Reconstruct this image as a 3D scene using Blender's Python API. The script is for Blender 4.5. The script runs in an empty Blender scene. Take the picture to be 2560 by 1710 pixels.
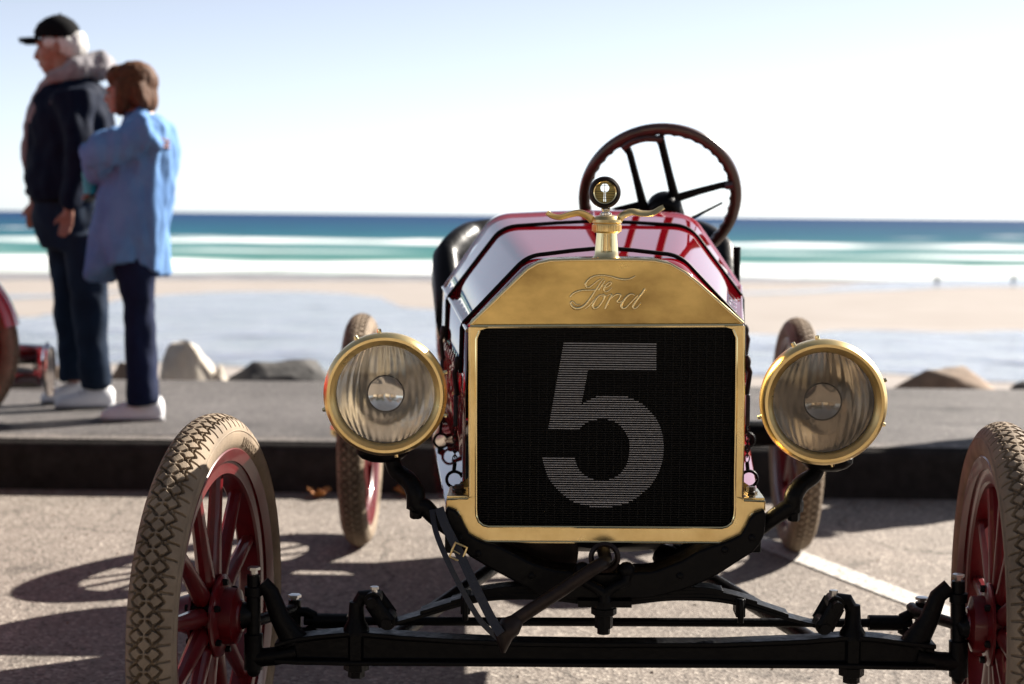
import bpy, bmesh, math, random
from mathutils import Vector, Matrix, noise
random.seed(5)
R = math.radians
PI = math.pi
sc = bpy.context.scene
col = sc.collection

# ------------------------------------------------------------------ camera, sky, sun, exposure
FPX = 4543.0; IW, IH = 2560.0, 1710.0          # focal length in photo pixels
SLOPE = R(1.2)                                  # the lot rises gently towards the kerb
TILT = Matrix.Rotation(SLOPE, 3, 'X')
CAM = TILT @ Vector((-0.123, -3.36, 1.21))
CROT = Matrix.Rotation(R(0.883), 3, 'Z') @ Matrix.Rotation(R(86.0), 3, 'X') @ Matrix.Rotation(R(0.51), 3, 'Z')
cd = bpy.data.cameras.new('camera'); cam = bpy.data.objects.new('camera', cd); col.objects.link(cam)
cam.matrix_world = Matrix.Translation(CAM) @ CROT.to_4x4()
cd.sensor_width = 36.0; cd.lens = 36.0 * FPX / IW
cd.clip_start = 0.05; cd.clip_end = 60000
cd.dof.use_dof = True; cd.dof.focus_distance = 3.33; cd.dof.aperture_fstop = 3.9
sc.camera = cam

SUN = Vector((1.20, 0.90, 1.0)).normalized()    # towards the sun
w = bpy.data.worlds.new('World'); sc.world = w; w.use_nodes = True
nt = w.node_tree; bg = nt.nodes['Background']
sky = nt.nodes.new('ShaderNodeTexSky'); sky.sky_type = 'NISHITA'; sky.sun_disc = False
sky.sun_elevation = math.asin(SUN.z); sky.sun_rotation = math.atan2(SUN.x, SUN.y)
sky.air_density = 0.4; sky.dust_density = 0.3; sky.ozone_density = 0.0
hs = nt.nodes.new('ShaderNodeHueSaturation'); hs.inputs['Saturation'].default_value = 0.54      # sky blue desaturated towards white
nt.links.new(sky.outputs[0], hs.inputs['Color']); nt.links.new(hs.outputs[0], bg.inputs[0]); bg.inputs[1].default_value = 0.053
sd = bpy.data.lights.new('sun', 'SUN'); sd.energy = 5.0; sd.angle = R(0.53); sd.color = (1.0, 0.93, 0.83)
so = bpy.data.objects.new('sun', sd); col.objects.link(so)
so.rotation_euler = SUN.to_track_quat('Z', 'Y').to_euler(); so.location = (20, 12, 15)
vs = sc.view_settings
vs.view_transform = 'Standard'; vs.look = 'None'; vs.gamma = 1.0; vs.exposure = 1.75
sc.render.engine = 'CYCLES'
sc.cycles.use_denoising = True
sc.cycles.max_bounces = 10; sc.cycles.transmission_bounces = 8; sc.cycles.glossy_bounces = 6
sc.cycles.caustics_reflective = False; sc.cycles.caustics_refractive = False
sc.cycles.sample_clamp_indirect = 8.0

# ------------------------------------------------------------------ photo pixel -> position on a given plane
def ray(px, py):
    return (CROT @ Vector(((px - IW/2)/FPX, -(py - IH/2)/FPX, -1.0))).normalized()
def W(px, py, Y):                       # world point on the plane y = Y
    d = ray(px, py); t = (Y - CAM.y)/d.y
    return CAM + d*t
TINV = TILT.transposed(); CL = TINV @ CAM
def P(px, py, Y):                       # the same in the frame of the tilted lot / the car
    d = TINV @ ray(px, py); t = (Y - CL.y)/d.y
    return CL + d*t
def G(px, py, z=0.0):                   # point on the lot surface
    d = TINV @ ray(px, py); t = (z - CL.z)/d.z
    return TILT @ (CL + d*t)

# ------------------------------------------------------------------ materials
def mat(name, color, rough=0.5, metal=0.0, coat=0.0, spec=0.5, var=0.0, vscale=20.0, bump=0.0, bscale=200.0,
        color2=None, rvar=0.0, detail=4.0, coat_rough=0.03, vstretch=None, ior=None, contrast=(0.35, 0.65)):
    m = bpy.data.materials.new(name); m.use_nodes = True
    nt = m.node_tree; b = nt.nodes['Principled BSDF']
    b.inputs['Base Color'].default_value = (*color, 1); b.inputs['Roughness'].default_value = rough
    b.inputs['Metallic'].default_value = metal; b.inputs['Coat Weight'].default_value = coat
    b.inputs['Coat Roughness'].default_value = coat_rough
    b.inputs['Specular IOR Level'].default_value = spec
    if ior: b.inputs['IOR'].default_value = ior; b.inputs['Coat IOR'].default_value = ior
    tc = nt.nodes.new('ShaderNodeTexCoord'); src = tc.outputs['Object']
    if vstretch:
        mp = nt.nodes.new('ShaderNodeMapping'); mp.inputs['Scale'].default_value = vstretch
        nt.links.new(src, mp.inputs[0]); src2 = mp.outputs[0]
    else: src2 = src
    if var > 0 or color2 or rvar > 0:
        n = nt.nodes.new('ShaderNodeTexNoise'); n.inputs['Scale'].default_value = vscale; n.inputs['Detail'].default_value = detail
        n.inputs['Roughness'].default_value = 0.6
        nt.links.new(src2, n.inputs['Vector'])
        r = nt.nodes.new('ShaderNodeValToRGB')
        c2 = color2 if color2 else tuple(c*(1-var) for c in color)
        r.color_ramp.elements[0].position = contrast[0]; r.color_ramp.elements[1].position = contrast[1]
        r.color_ramp.elements[0].color = (*c2, 1); r.color_ramp.elements[1].color = (*color, 1)
        nt.links.new(n.outputs['Fac'], r.inputs[0])
        if var > 0 or color2: nt.links.new(r.outputs[0], b.inputs['Base Color'])
        if rvar > 0:
            mr = nt.nodes.new('ShaderNodeMapRange'); mr.inputs[1].default_value = 0.3; mr.inputs[2].default_value = 0.7
            mr.inputs[3].default_value = rough + rvar; mr.inputs[4].default_value = max(0.02, rough - rvar*0.4)
            nt.links.new(n.outputs['Fac'], mr.inputs[0]); nt.links.new(mr.outputs[0], b.inputs['Roughness'])
    if bump > 0:
        n2 = nt.nodes.new('ShaderNodeTexNoise'); n2.inputs['Scale'].default_value = bscale; n2.inputs['Detail'].default_value = 3
        nt.links.new(src2, n2.inputs['Vector'])
        bp = nt.nodes.new('ShaderNodeBump'); bp.inputs['Strength'].default_value = bump; bp.inputs['Distance'].default_value = 0.01
        nt.links.new(n2.outputs['Fac'], bp.inputs['Height']); nt.links.new(bp.outputs[0], b.inputs['Normal'])
    return m

def mat_asphalt(name, base, stone, dark, scale=130.0, amount=0.5, patch=0.25, cracks=0.0):
    m = bpy.data.materials.new(name); m.use_nodes = True
    nt = m.node_tree; b = nt.nodes['Principled BSDF']; L = nt.links.new
    b.inputs['Roughness'].default_value = 0.85; b.inputs['Specular IOR Level'].default_value = 0.3
    tc = nt.nodes.new('ShaderNodeTexCoord')
    v = nt.nodes.new('ShaderNodeTexVoronoi'); v.inputs['Scale'].default_value = scale; L(tc.outputs['Object'], v.inputs['Vector'])
    sep = nt.nodes.new('ShaderNodeSeparateColor'); L(v.outputs['Color'], sep.inputs[0])
    r = nt.nodes.new('ShaderNodeValToRGB'); cr = r.color_ramp; cr.interpolation = 'LINEAR'
    cr.elements[0].position = 0.0; cr.elements[0].color = (*dark, 1)
    cr.elements[1].position = 1.0; cr.elements[1].color = (*stone, 1)
    e = cr.elements.new(0.3); e.color = (*base, 1); e = cr.elements.new(1.0-amount*0.4); e.color = (*base, 1)
    L(sep.outputs[0], r.inputs[0])
    n = nt.nodes.new('ShaderNodeTexNoise'); n.inputs['Scale'].default_value = 1.3; n.inputs['Detail'].default_value = 6; L(tc.outputs['Object'], n.inputs['Vector'])
    mr = nt.nodes.new('ShaderNodeMapRange'); mr.inputs[1].default_value = 0.3; mr.inputs[2].default_value = 0.7
    mr.inputs[3].default_value = 1 - patch; mr.inputs[4].default_value = 1 + patch*0.5; L(n.outputs['Fac'], mr.inputs[0])
    mx = nt.nodes.new('ShaderNodeMix'); mx.data_type = 'RGBA'; mx.blend_type = 'MULTIPLY'; mx.inputs['Factor'].default_value = 1
    L(r.outputs[0], mx.inputs[6]); L(mr.outputs[0], mx.inputs[7]); L(mx.outputs[2], b.inputs['Base Color'])
    if cracks:
        nn_ = nt.nodes.new('ShaderNodeTexNoise'); nn_.inputs['Scale'].default_value = 2.2; nn_.inputs['Detail'].default_value = 6; L(tc.outputs['Object'], nn_.inputs['Vector'])
        ad = nt.nodes.new('ShaderNodeMix'); ad.data_type = 'VECTOR'; ad.inputs['Factor'].default_value = .35; L(tc.outputs['Object'], ad.inputs[4]); L(nn_.outputs['Color'], ad.inputs[5])
        ve = nt.nodes.new('ShaderNodeTexVoronoi'); ve.feature = 'DISTANCE_TO_EDGE'; ve.inputs['Scale'].default_value = .9; L(ad.outputs[1], ve.inputs['Vector'])
        ck = nt.nodes.new('ShaderNodeMapRange'); ck.inputs[1].default_value = .0015; ck.inputs[2].default_value = .005; ck.inputs[3].default_value = .3; L(ve.outputs['Distance'], ck.inputs[0])
        mk = nt.nodes.new('ShaderNodeMix'); mk.data_type = 'RGBA'; mk.blend_type = 'MULTIPLY'; mk.inputs['Factor'].default_value = cracks
        L(mx.outputs[2], mk.inputs[6]); L(ck.outputs[0], mk.inputs[7])
        n6 = nt.nodes.new('ShaderNodeTexNoise'); n6.inputs['Scale'].default_value = 3.1; n6.inputs['Detail'].default_value = 3; L(tc.outputs['Object'], n6.inputs['Vector'])
        st_ = nt.nodes.new('ShaderNodeMapRange'); st_.inputs[1].default_value = .62; st_.inputs[2].default_value = .72; st_.inputs[3].default_value = 1.0; st_.inputs[4].default_value = .55; L(n6.outputs['Fac'], st_.inputs[0])
        mo = nt.nodes.new('ShaderNodeMix'); mo.data_type = 'RGBA'; mo.blend_type = 'MULTIPLY'; mo.inputs['Factor'].default_value = 1
        L(mk.outputs[2], mo.inputs[6]); L(st_.outputs[0], mo.inputs[7]); L(mo.outputs[2], b.inputs['Base Color'])
    bp = nt.nodes.new('ShaderNodeBump'); bp.inputs['Strength'].default_value = 0.6; bp.inputs['Distance'].default_value = 0.004
    L(v.outputs['Distance'], bp.inputs['Height']); L(bp.outputs[0], b.inputs['Normal'])
    return m

M = {}
M['lot'] = mat_asphalt('weathered_asphalt', (.182, .155, .134), (.34, .30, .26), (.075, .064, .056), 110, 0.6, 0.26, .6)
M['walk'] = mat_asphalt('walkway_asphalt', (.078, .070, .069), (.18, .165, .155), (.035, .032, .032), 110, 0.5, 0.4, .7)
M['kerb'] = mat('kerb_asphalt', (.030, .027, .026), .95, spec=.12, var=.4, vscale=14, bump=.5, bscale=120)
M['edging'] = mat_asphalt('worn_kerb_edge', (.115, .102, .095), (.24, .21, .19), (.04, .036, .034), 90, 0.6, 0.35)  # sunlit top against the shaded kerb face, put into the colours
M['line'] = mat('worn_white_paint', (.46, .44, .41), .75, color2=(.22, .19, .17), vscale=55, contrast=(.38, .52), bump=.4, bscale=160)
M['brass'] = mat('polished_brass', (.90, .70, .34), .28, 1.0, color2=(.72, .52, .22), vscale=9, rvar=.10, detail=5)
M['brass_plate'] = mat('tarnished_brass_plate', (.74, .53, .20), .30, 1.0, color2=(.36, .235, .08), vscale=5, rvar=.12, detail=6, vstretch=(1, 1, 1.6), contrast=(.32, .68))
M['brass_bright'] = mat('bright_brass', (.88, .70, .36), .12, 1.0, rvar=.06, vscale=30)
M['nickel'] = mat('nickel', (.62, .60, .57), .16, 1.0)
M['steel'] = mat('bare_steel', (.5, .49, .47), .3, 1.0)
M['chrome'] = mat('chrome', (.8, .8, .82), .06, 1.0)
M['red'] = mat('red_enamel', (.15, .0015, .005), .012, 0, spec=.5, ior=2.6)
M['red2'] = mat('bright_red_enamel', (.36, .004, .010), .25, 0, coat=.8, ior=1.5, coat_rough=.03)
M['redw'] = mat('red_wheel_enamel', (.10, .0014, .004), .36, 0, coat=.35, spec=.35, ior=1.45, coat_rough=.10, var=.25, vscale=30)
M['black'] = mat('black_enamel', (.0022, .0022, .0028), .36, 0, spec=.11, bump=.15, bscale=90, rvar=.15, vscale=40)
M['satin'] = mat('black_satin', (.0025, .0025, .003), .5, spec=.11)
M['core'] = mat('radiator_black', (.004, .004, .005), .55, spec=.25)
M['numeral'] = mat('silver_numeral_paint', (.42, .41, .41), .5, var=.35, vscale=160)
M['tyre'] = mat('tan_rubber', (.25, .192, .135), .78, color2=(.13, .098, .07), vscale=11, detail=9, spec=.25, contrast=(.3, .62), bump=.15, bscale=300)
M['leather'] = mat('black_leather', (.004, .004, .0055), .40, spec=.18, bump=.15, bscale=40)
M['strap'] = mat('dark_strap_leather', (.014, .016, .024), .5, bump=.2, bscale=200)
M['wood'] = mat('varnished_wood', (.055, .015, .009), .3, coat=.5, color2=(.024, .007, .005), vscale=22, vstretch=(1, 1, 1))
M['dial'] = mat('motometer_dial', (.42, .34, .10), .35, .3, color2=(.22, .17, .05), vscale=120, vstretch=(.3, 1, 3))
M['rust'] = mat('oily_steel', (.028, .018, .015), .42, .35, spec=.3, var=.5, vscale=40)
def mat_glass(name, tint, rough):
    m = bpy.data.materials.new(name); m.use_nodes = True; b = m.node_tree.nodes['Principled BSDF']
    b.inputs['Transmission Weight'].default_value = 1; b.inputs['IOR'].default_value = 1.45
    b.inputs['Base Color'].default_value = (*tint, 1); b.inputs['Roughness'].default_value = rough
    n = m.node_tree.nodes.new('ShaderNodeTexNoise'); n.inputs['Scale'].default_value = 34; n.inputs['Detail'].default_value = 8
    tc = m.node_tree.nodes.new('ShaderNodeTexCoord'); mp = m.node_tree.nodes.new('ShaderNodeMapping'); mp.inputs['Scale'].default_value = (1.6, 1, .5)
    m.node_tree.links.new(tc.outputs['Object'], mp.inputs[0]); m.node_tree.links.new(mp.outputs[0], n.inputs['Vector'])
    r = m.node_tree.nodes.new('ShaderNodeValToRGB'); r.color_ramp.elements[0].position = .35; r.color_ramp.elements[1].position = .62
    r.color_ramp.elements[0].color = (*(c*.78 for c in tint), 1); r.color_ramp.elements[1].color = (*tint, 1)
    m.node_tree.links.new(n.outputs['Fac'], r.inputs[0]); m.node_tree.links.new(r.outputs[0], b.inputs['Base Color'])
    return m
M['lens'] = mat_glass('clear_headlamp_lens', (1.0, .98, .94), .02)
M['lens_dirty'] = mat_glass('grimy_headlamp_lens', (.62, .57, .51), .06)
M['silver'] = mat('silvered_reflector', (.93, .92, .90), .12, 1.0, color2=(.78, .74, .68), vscale=18)
M['bulb'] = mat('bulb_glass', (.6, .6, .6), .08, .6)
M['leaf'] = mat('dry_leaf', (.42, .16, .03), .7, color2=(.25, .09, .02), vscale=60)
# clothes and skin
M['skin'] = mat('skin', (.30, .13, .085), .55, var=.25, vscale=30)
M['navy'] = mat('navy_jacket_cloth', (.0028, .0065, .019), .8, spec=.12, bump=.25, bscale=25)
M['jeans'] = mat('dark_denim', (.006, .012, .026), .85, spec=.15, color2=(.009, .02, .042), vscale=7, bump=.3, bscale=22)
M['jeans2'] = mat('indigo_denim', (.005, .009, .028), .85, spec=.15, color2=(.008, .014, .045), vscale=7, bump=.3, bscale=22)
M['greyfleece'] = mat('grey_fleece', (.25, .235, .25), .95, var=.25, vscale=40, bump=.4, bscale=60)
M['blueshirt'] = mat('blue_denim_shirt', (.085, .175, .36), .9, spec=.15, color2=(.12, .23, .43), vscale=6, bump=.3, bscale=24)
M['capblack'] = mat('black_cap_cloth', (.004, .004, .005), .9, spec=.1)
M['whitehair'] = mat('white_hair', (.62, .60, .58), .7, var=.3, vscale=90)
M['brownhair'] = mat('auburn_hair', (.10, .04, .016), .7, spec=.2, color2=(.045, .018, .008), vscale=40, vstretch=(3, 3, .4))
M['sneaker'] = mat('white_sneaker', (.80, .80, .82), .6, var=.08, vscale=30)
M['sole'] = mat('sneaker_sole', (.5, .5, .52), .7)
M['teal'] = mat('teal_cloth', (.01, .28, .36), .5)
M['eye'] = mat('eye', (.03, .02, .02), .2)
M['lip'] = mat('lip', (.26, .09, .07), .5)
M['print'] = mat('shirt_print', (.34, .12, .09), .8, color2=(.10, .10, .14), vscale=60)
M['rock_pale'] = mat('pale_granite', (.50, .45, .38), .9, color2=(.42, .37, .31), vscale=6, bump=.7, bscale=25)
M['rock_dark'] = mat('dark_stone', (.035, .033, .032), .85, color2=(.075, .07, .066), vscale=7, bump=.7, bscale=22)
M['rock_brown'] = mat('brown_stone', (.24, .17, .12), .9, color2=(.13, .095, .07), vscale=6, bump=.7, bscale=24)
M['sand'] = mat('dry_sand', (.262, .235, .218), .95, color2=(.225, .198, .18), vscale=.22, spec=.2)
M['bank'] = mat('rubble_bank', (.22, .19, .165), .95, var=.5, vscale=5, bump=.8, bscale=9)

# ------------------------------------------------------------------ mesh helpers
class MB:
    def __init__(s): s.v = []; s.f = []
    def add(s, vs, fs, mtx=None):
        o = len(s.v)
        s.v += [tuple(mtx @ Vector(p)) if mtx else tuple(p) for p in vs]
        s.f += [tuple(i + o for i in f) for f in fs]; return s
    def box(s, c, size, rot=None):
        hx, hy, hz = (q/2 for q in size)
        vs = [Vector((x, y, z)) for x in (-hx, hx) for y in (-hy, hy) for z in (-hz, hz)]
        m = rot.to_3x3() if rot else Matrix.Identity(3)
        return s.add([m @ p + Vector(c) for p in vs], [(0,1,3,2),(4,6,7,5),(0,4,5,1),(2,3,7,6),(0,2,6,4),(1,5,7,3)])
    def rings(s, rings, closed=False, caps=True):
        n = len(rings[0]); o = len(s.v)
        for r in rings: s.v += [tuple(p) for p in r]
        k = len(rings); rng = k if closed else k - 1
        for i in range(rng):
            a = o + i*n; b = o + ((i+1) % k)*n
            for j in range(n):
                j2 = (j+1) % n; s.f.append((a+j, a+j2, b+j2, b+j))
        if caps and not closed:
            s.f.append(tuple(o + j for j in range(n))[::-1]); s.f.append(tuple(o + (k-1)*n + j for j in range(n)))
        return s
    def tube(s, pts, rad, n=10, closed=False, flat=1.0, up=None):
        pts = [Vector(p) for p in pts]; k = len(pts)
        if not hasattr(rad, '__len__'): rad = [rad]*k
        rings = []; prev = None
        for i, p in enumerate(pts):
            a = pts[(i-1) % k] if (closed or i) else p; b = pts[(i+1) % k] if (closed or i < k-1) else p
            t = (b - a).normalized()
            if prev is None:
                u = Vector(up) if up else (Vector((0,0,1)) if abs(t.z) < .9 else Vector((1,0,0)))
                x = t.cross(u).normalized()
            else: x = (prev - t*prev.dot(t)).normalized()
            y = t.cross(x); prev = x
            rings.append([p + x*math.cos(2*PI*j/n)*rad[i] + y*math.sin(2*PI*j/n)*rad[i]*flat for j in range(n)])
        return s.rings(rings, closed)
    def lathe(s, prof, n=32, o=(0,0,0), axis='Y', mtx=None, closed=False):
        rings = []
        for r, h in prof:
            ring = []
            for j in range(n):
                a = 2*PI*j/n; c, q = math.cos(a)*max(r, 1e-5), math.sin(a)*max(r, 1e-5)
                p = Vector((c, h, q)) if axis == 'Y' else (Vector((h, c, q)) if axis == 'X' else Vector((c, q, h)))
                if mtx: p = mtx @ p
                ring.append(p + Vector(o))
            rings.append(ring)
        return s.rings(rings, closed, caps=not closed)
    def prism(s, poly, d, axis='Y', o=(0,0,0)):
        n = len(poly); vs = []
        for k in (0, d):
            for a, b in poly:
                p = (a, k, b) if axis == 'Y' else ((k, a, b) if axis == 'X' else (a, b, k)); vs.append(Vector(p) + Vector(o))
        return s.add(vs, [tuple(range(n))[::-1], tuple(range(n, 2*n))] + [(i, (i+1) % n, (i+1) % n + n, i + n) for i in range(n)])
    def ball(s, c, r, seg=12, mtx=None):
        if not hasattr(r, '__len__'): r = (r, r, r)
        vs = []; fs = []; rg = seg//2
        for i in range(1, rg):
            th = PI*i/rg
            for j in range(seg):
                ph = 2*PI*j/seg; vs.append(Vector((math.sin(th)*math.cos(ph)*r[0], math.sin(th)*math.sin(ph)*r[1], math.cos(th)*r[2])))
        top = len(vs); vs += [Vector((0,0,r[2])), Vector((0,0,-r[2]))]
        for i in range(rg-2):
            for j in range(seg):
                j2 = (j+1) % seg; fs.append((i*seg+j, (i+1)*seg+j, (i+1)*seg+j2, i*seg+j2))
        for j in range(seg):
            j2 = (j+1) % seg; fs.append((top, j, j2)); fs.append((top+1, (rg-2)*seg+j2, (rg-2)*seg+j))
        m = mtx if mtx else Matrix.Identity(3)
        return s.add([m @ p + Vector(c) for p in vs], fs)
    def map(s, fn): s.v = [tuple(fn(Vector(p))) for p in s.v]; return s
    def mesh(s, name, smooth=35):
        me = bpy.data.meshes.new(name); me.from_pydata(s.v, [], s.f); me.update()
        bm = bmesh.new(); bm.from_mesh(me); bmesh.ops.recalc_face_normals(bm, faces=bm.faces); bm.to_mesh(me); bm.free()
        if smooth:
            me.polygons.foreach_set('use_smooth', [True]*len(me.polygons)); me.set_sharp_from_angle(angle=R(smooth))
        return me
    def build(s, name, m, parent=None, smooth=35, bevel=0, label=None):
        return link(name, s.mesh(name, smooth), m, parent, bevel, label)

def link(name, me, m, parent=None, bevel=0, label=None):
    o = bpy.data.objects.new(name, me); col.objects.link(o); o.parent = parent
    if m is not None and not len(me.materials): me.materials.append(M[m] if isinstance(m, str) else m)
    if bevel:
        b = o.modifiers.new('bevel', 'BEVEL'); b.width = bevel; b.segments = 2; b.limit_method = 'ANGLE'; b.angle_limit = R(40)
    if label: o['label'] = label
    return o
def tag(o, label=None, cat=None, group=None, kind=None):
    if label: o['label'] = label
    if cat: o['category'] = cat
    if group: o['group'] = group
    if kind: o['kind'] = kind
    return o
def empty(name, loc=(0,0,0), rot=None):
    e = bpy.data.objects.new(name, None); col.objects.link(e); e.location = loc; e.empty_display_size = .2
    if rot is not None: e.rotation_euler = rot
    return e
def copy_tree(o, parent=None):
    c = o.copy(); col.objects.link(c); c.parent = parent
    for ch in [q for q in bpy.data.objects if q.parent == o]: copy_tree(ch, c)
    return c
def arc_pts(n, f): return [f(i/(n-1)) for i in range(n)]
def bez(a, b, c, n=8):
    a, b, c = Vector(a), Vector(b), Vector(c)
    return [a*(1-t)**2 + b*2*t*(1-t) + c*t*t for t in (i/(n-1) for i in range(n))]
def catmull(pts, sub=6, closed=False):
    pts = [Vector(p) for p in pts]; n = len(pts); out = []
    rng = n if closed else n-1
    for i in range(rng):
        p0 = pts[(i-1) % n] if (closed or i > 0) else pts[0]; p1 = pts[i]; p2 = pts[(i+1) % n]
        p3 = pts[(i+2) % n] if (closed or i+2 < n) else pts[-1]
        for k in range(sub):
            t = k/sub
            out.append(.5*((2*p1) + (p2-p0)*t + (2*p0-5*p1+4*p2-p3)*t*t + (3*p1-p0-3*p2+p3)*t**3))
    if not closed: out.append(pts[-1])
    return out
def remesh(mb, name, voxel, smooth_it=6, fn=None):
    me = mb.mesh(name + '_raw', 0); o = bpy.data.objects.new('tmp', me); col.objects.link(o)
    r = o.modifiers.new('r', 'REMESH'); r.mode = 'VOXEL'; r.voxel_size = voxel
    if smooth_it:
        sm = o.modifiers.new('s', 'SMOOTH'); sm.factor = .5; sm.iterations = smooth_it
    dg = bpy.context.evaluated_depsgraph_get(); ev = o.evaluated_get(dg)
    out = bpy.data.meshes.new_from_object(ev, depsgraph=dg); out.name = name
    bpy.data.objects.remove(o); bpy.data.meshes.remove(me)
    if fn:
        nr = [Vector(v.normal) for v in out.vertices]
        for v, n in zip(out.vertices, nr): v.co = fn(v.co, n)
    out.polygons.foreach_set('use_smooth', [True]*len(out.polygons)); out.update()
    return out

# ================================================================== THE SETTING
KY, KTOP, KW = 3.50, 0.262, 0.16            # kerb face, top, width
ex = []
def sheet(name, pts, m, kind='structure', thick=0.0, smooth=0):
    mb = MB(); mb.add(pts, [tuple(range(len(pts)))])
    o = mb.build(name, m, smooth=smooth); tag(o, kind=kind); return o
def lotz(y): return math.tan(SLOPE)*y
# lot: one sheet, running on behind the camera
mb = MB(); ys = [-90, -30, -10, -4, 0, 2, KY+.05]
mb.add([(x, y, lotz(max(y, -30))) for y in ys for x in (-90, 90)], [(2*i, 2*i+1, 2*i+3, 2*i+2) for i in range(len(ys)-1)])
tag(mb.build('parking_lot', 'lot', smooth=0), kind='structure')
# kerb: long moulded strip with a rounded nose
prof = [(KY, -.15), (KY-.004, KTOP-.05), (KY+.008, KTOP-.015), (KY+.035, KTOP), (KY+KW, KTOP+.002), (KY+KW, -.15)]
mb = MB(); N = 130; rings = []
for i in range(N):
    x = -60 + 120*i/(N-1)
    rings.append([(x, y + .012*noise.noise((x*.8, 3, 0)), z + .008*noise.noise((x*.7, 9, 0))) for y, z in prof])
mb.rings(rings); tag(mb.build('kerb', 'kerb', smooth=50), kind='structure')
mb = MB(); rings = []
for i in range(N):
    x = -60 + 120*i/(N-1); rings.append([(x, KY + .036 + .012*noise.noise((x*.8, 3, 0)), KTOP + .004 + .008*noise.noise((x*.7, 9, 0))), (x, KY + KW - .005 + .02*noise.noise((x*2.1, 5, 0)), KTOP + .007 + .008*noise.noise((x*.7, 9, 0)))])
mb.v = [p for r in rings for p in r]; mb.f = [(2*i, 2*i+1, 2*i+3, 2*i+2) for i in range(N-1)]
tag(mb.build('kerb_edging', 'edging'), kind='structure')  # pale kerb lip, its colour raised further to look sunlit
# pavement behind the kerb
mb = MB(); NX, NY = 120, 8; y0, y1 = KY+KW-.02, 5.96
for j in range(NY):
    for i in range(NX):
        x = -60 + 120*i/(NX-1); y = y0 + (y1-y0)*j/(NY-1)
        if j == NY-1: y += .08*noise.noise((x*1.7, 1, 2))
        mb.v.append((x, y, KTOP + .004 + .012*noise.noise((x*.6, y*.9, 5))))
mb.f = [(j*NX+i, j*NX+i+1, (j+1)*NX+i+1, (j+1)*NX+i) for j in range(NY-1) for i in range(NX-1)]
tag(mb.build('pavement', 'walk'), kind='structure')
# bank of rubble from the pavement edge down to the beach
def beach_D(d): # depth of the beach below the camera at distance d
    if d < 200: return 2.38 + .027*d
    return 7.78 + (d-200)*.006
def beach_z(y): return CAM.z - beach_D(y - CAM.y)
SEA = CAM.z - 8.0
mb = MB(); NX, NY = 160, 10
for j in range(NY):
    for i in range(NX):
        x = -60 + 120*i/(NX-1); t = j/(NY-1); y = 5.88 + 4.2*t
        z = .2*(1-t) + (beach_z(10)-.15)*t
        mb.v.append((x, y, z - (.02 if j == 0 else 0) + (.16*noise.noise((x*.9, y*1.3, 4)) - .1 if 0 < j < NY-1 else 0)))
mb.f = [(j*NX+i, j*NX+i+1, (j+1)*NX+i+1, (j+1)*NX+i) for j in range(NY-1) for i in range(NX-1)]
tag(mb.build('embankment', 'bank'), kind='structure')
# beach sheet
mb = MB(); ys = [8.5] + [10*1.18**k for k in range(20)]
ys = [y for y in ys if y < 270] + [275.0]
xs = [-900 + 1800*i/40 for i in range(41)]
for y in ys:
    for x in xs: mb.v.append((x, y, beach_z(y)))
n = len(xs); mb.f = [(j*n+i, j*n+i+1, (j+1)*n+i+1, (j+1)*n+i) for j in range(len(ys)-1) for i in range(n-1)]
tag(mb.build('beach', 'sand'), kind='structure')
# water lying on the flat sand
def mat_wet(name, base, rough, bump, scale):
    m = bpy.data.materials.new(name); m.use_nodes = True; nt = m.node_tree; b = nt.nodes['Principled BSDF']; L = nt.links.new
    b.inputs['Roughness'].default_value = rough; b.inputs['IOR'].default_value = 1.33
    tc = nt.nodes.new('ShaderNodeTexCoord'); mp = nt.nodes.new('ShaderNodeMapping'); mp.inputs['Scale'].default_value = (.35, .12, 1)
    L(tc.outputs['Object'], mp.inputs[0])
    n = nt.nodes.new('ShaderNodeTexNoise'); n.inputs['Scale'].default_value = scale; n.inputs['Detail'].default_value = 5; L(mp.outputs[0], n.inputs['Vector'])
    bp = nt.nodes.new('ShaderNodeBump'); bp.inputs['Strength'].default_value = bump; bp.inputs['Distance'].default_value = .7
    L(n.outputs['Fac'], bp.inputs['Height']); L(bp.outputs[0], b.inputs['Normal'])
    r = nt.nodes.new('ShaderNodeValToRGB'); r.color_ramp.elements[0].position = .38; r.color_ramp.elements[1].position = .6
    r.color_ramp.elements[0].color = (*(c*.55 for c in base), 1); r.color_ramp.elements[1].color = (*base, 1)
    L(n.outputs['Fac'], r.inputs[0]); L(r.outputs[0], b.inputs['Base Color'])
    return m
M['pool'] = mat_wet('shallow_water', (.13, .125, .155), .13, 1.0, 1.2)
M['wetsand'] = mat_wet('wet_sand', (.2, .175, .16), .3, .12, .8)
def BP(px, py):                         # photo pixel -> beach surface
    d = ray(px, py); lo, hi = 8.0, 900.0
    for _ in range(50):
        mid = (lo+hi)/2; p = CAM + d*((mid-CAM.y)/d.y)
        if p.z > beach_z(p.y): lo = mid
        else: hi = mid
    return p
def pool(name, pts, m, lift):
    q = catmull([BP(*p) for p in pts], 10, True)
    q = [Vector((p.x + 1.0*noise.noise(p*.3), p.y + 1.6*noise.noise(p*.25 + Vector((7, 0, 0))), 0)) for p in q]
    bm = bmesh.new(); f = bm.faces.new([bm.verts.new(p) for p in q]); bmesh.ops.triangulate(bm, faces=[f])
    bmesh.ops.subdivide_edges(bm, edges=bm.edges[:], cuts=3, use_grid_fill=True)
    for v in bm.verts: v.co.z = beach_z(v.co.y) + lift
    me = bpy.data.meshes.new(name); bm.to_mesh(me); bm.free()
    o = link(name, me, m); tag(o, kind='structure'); return o
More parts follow.
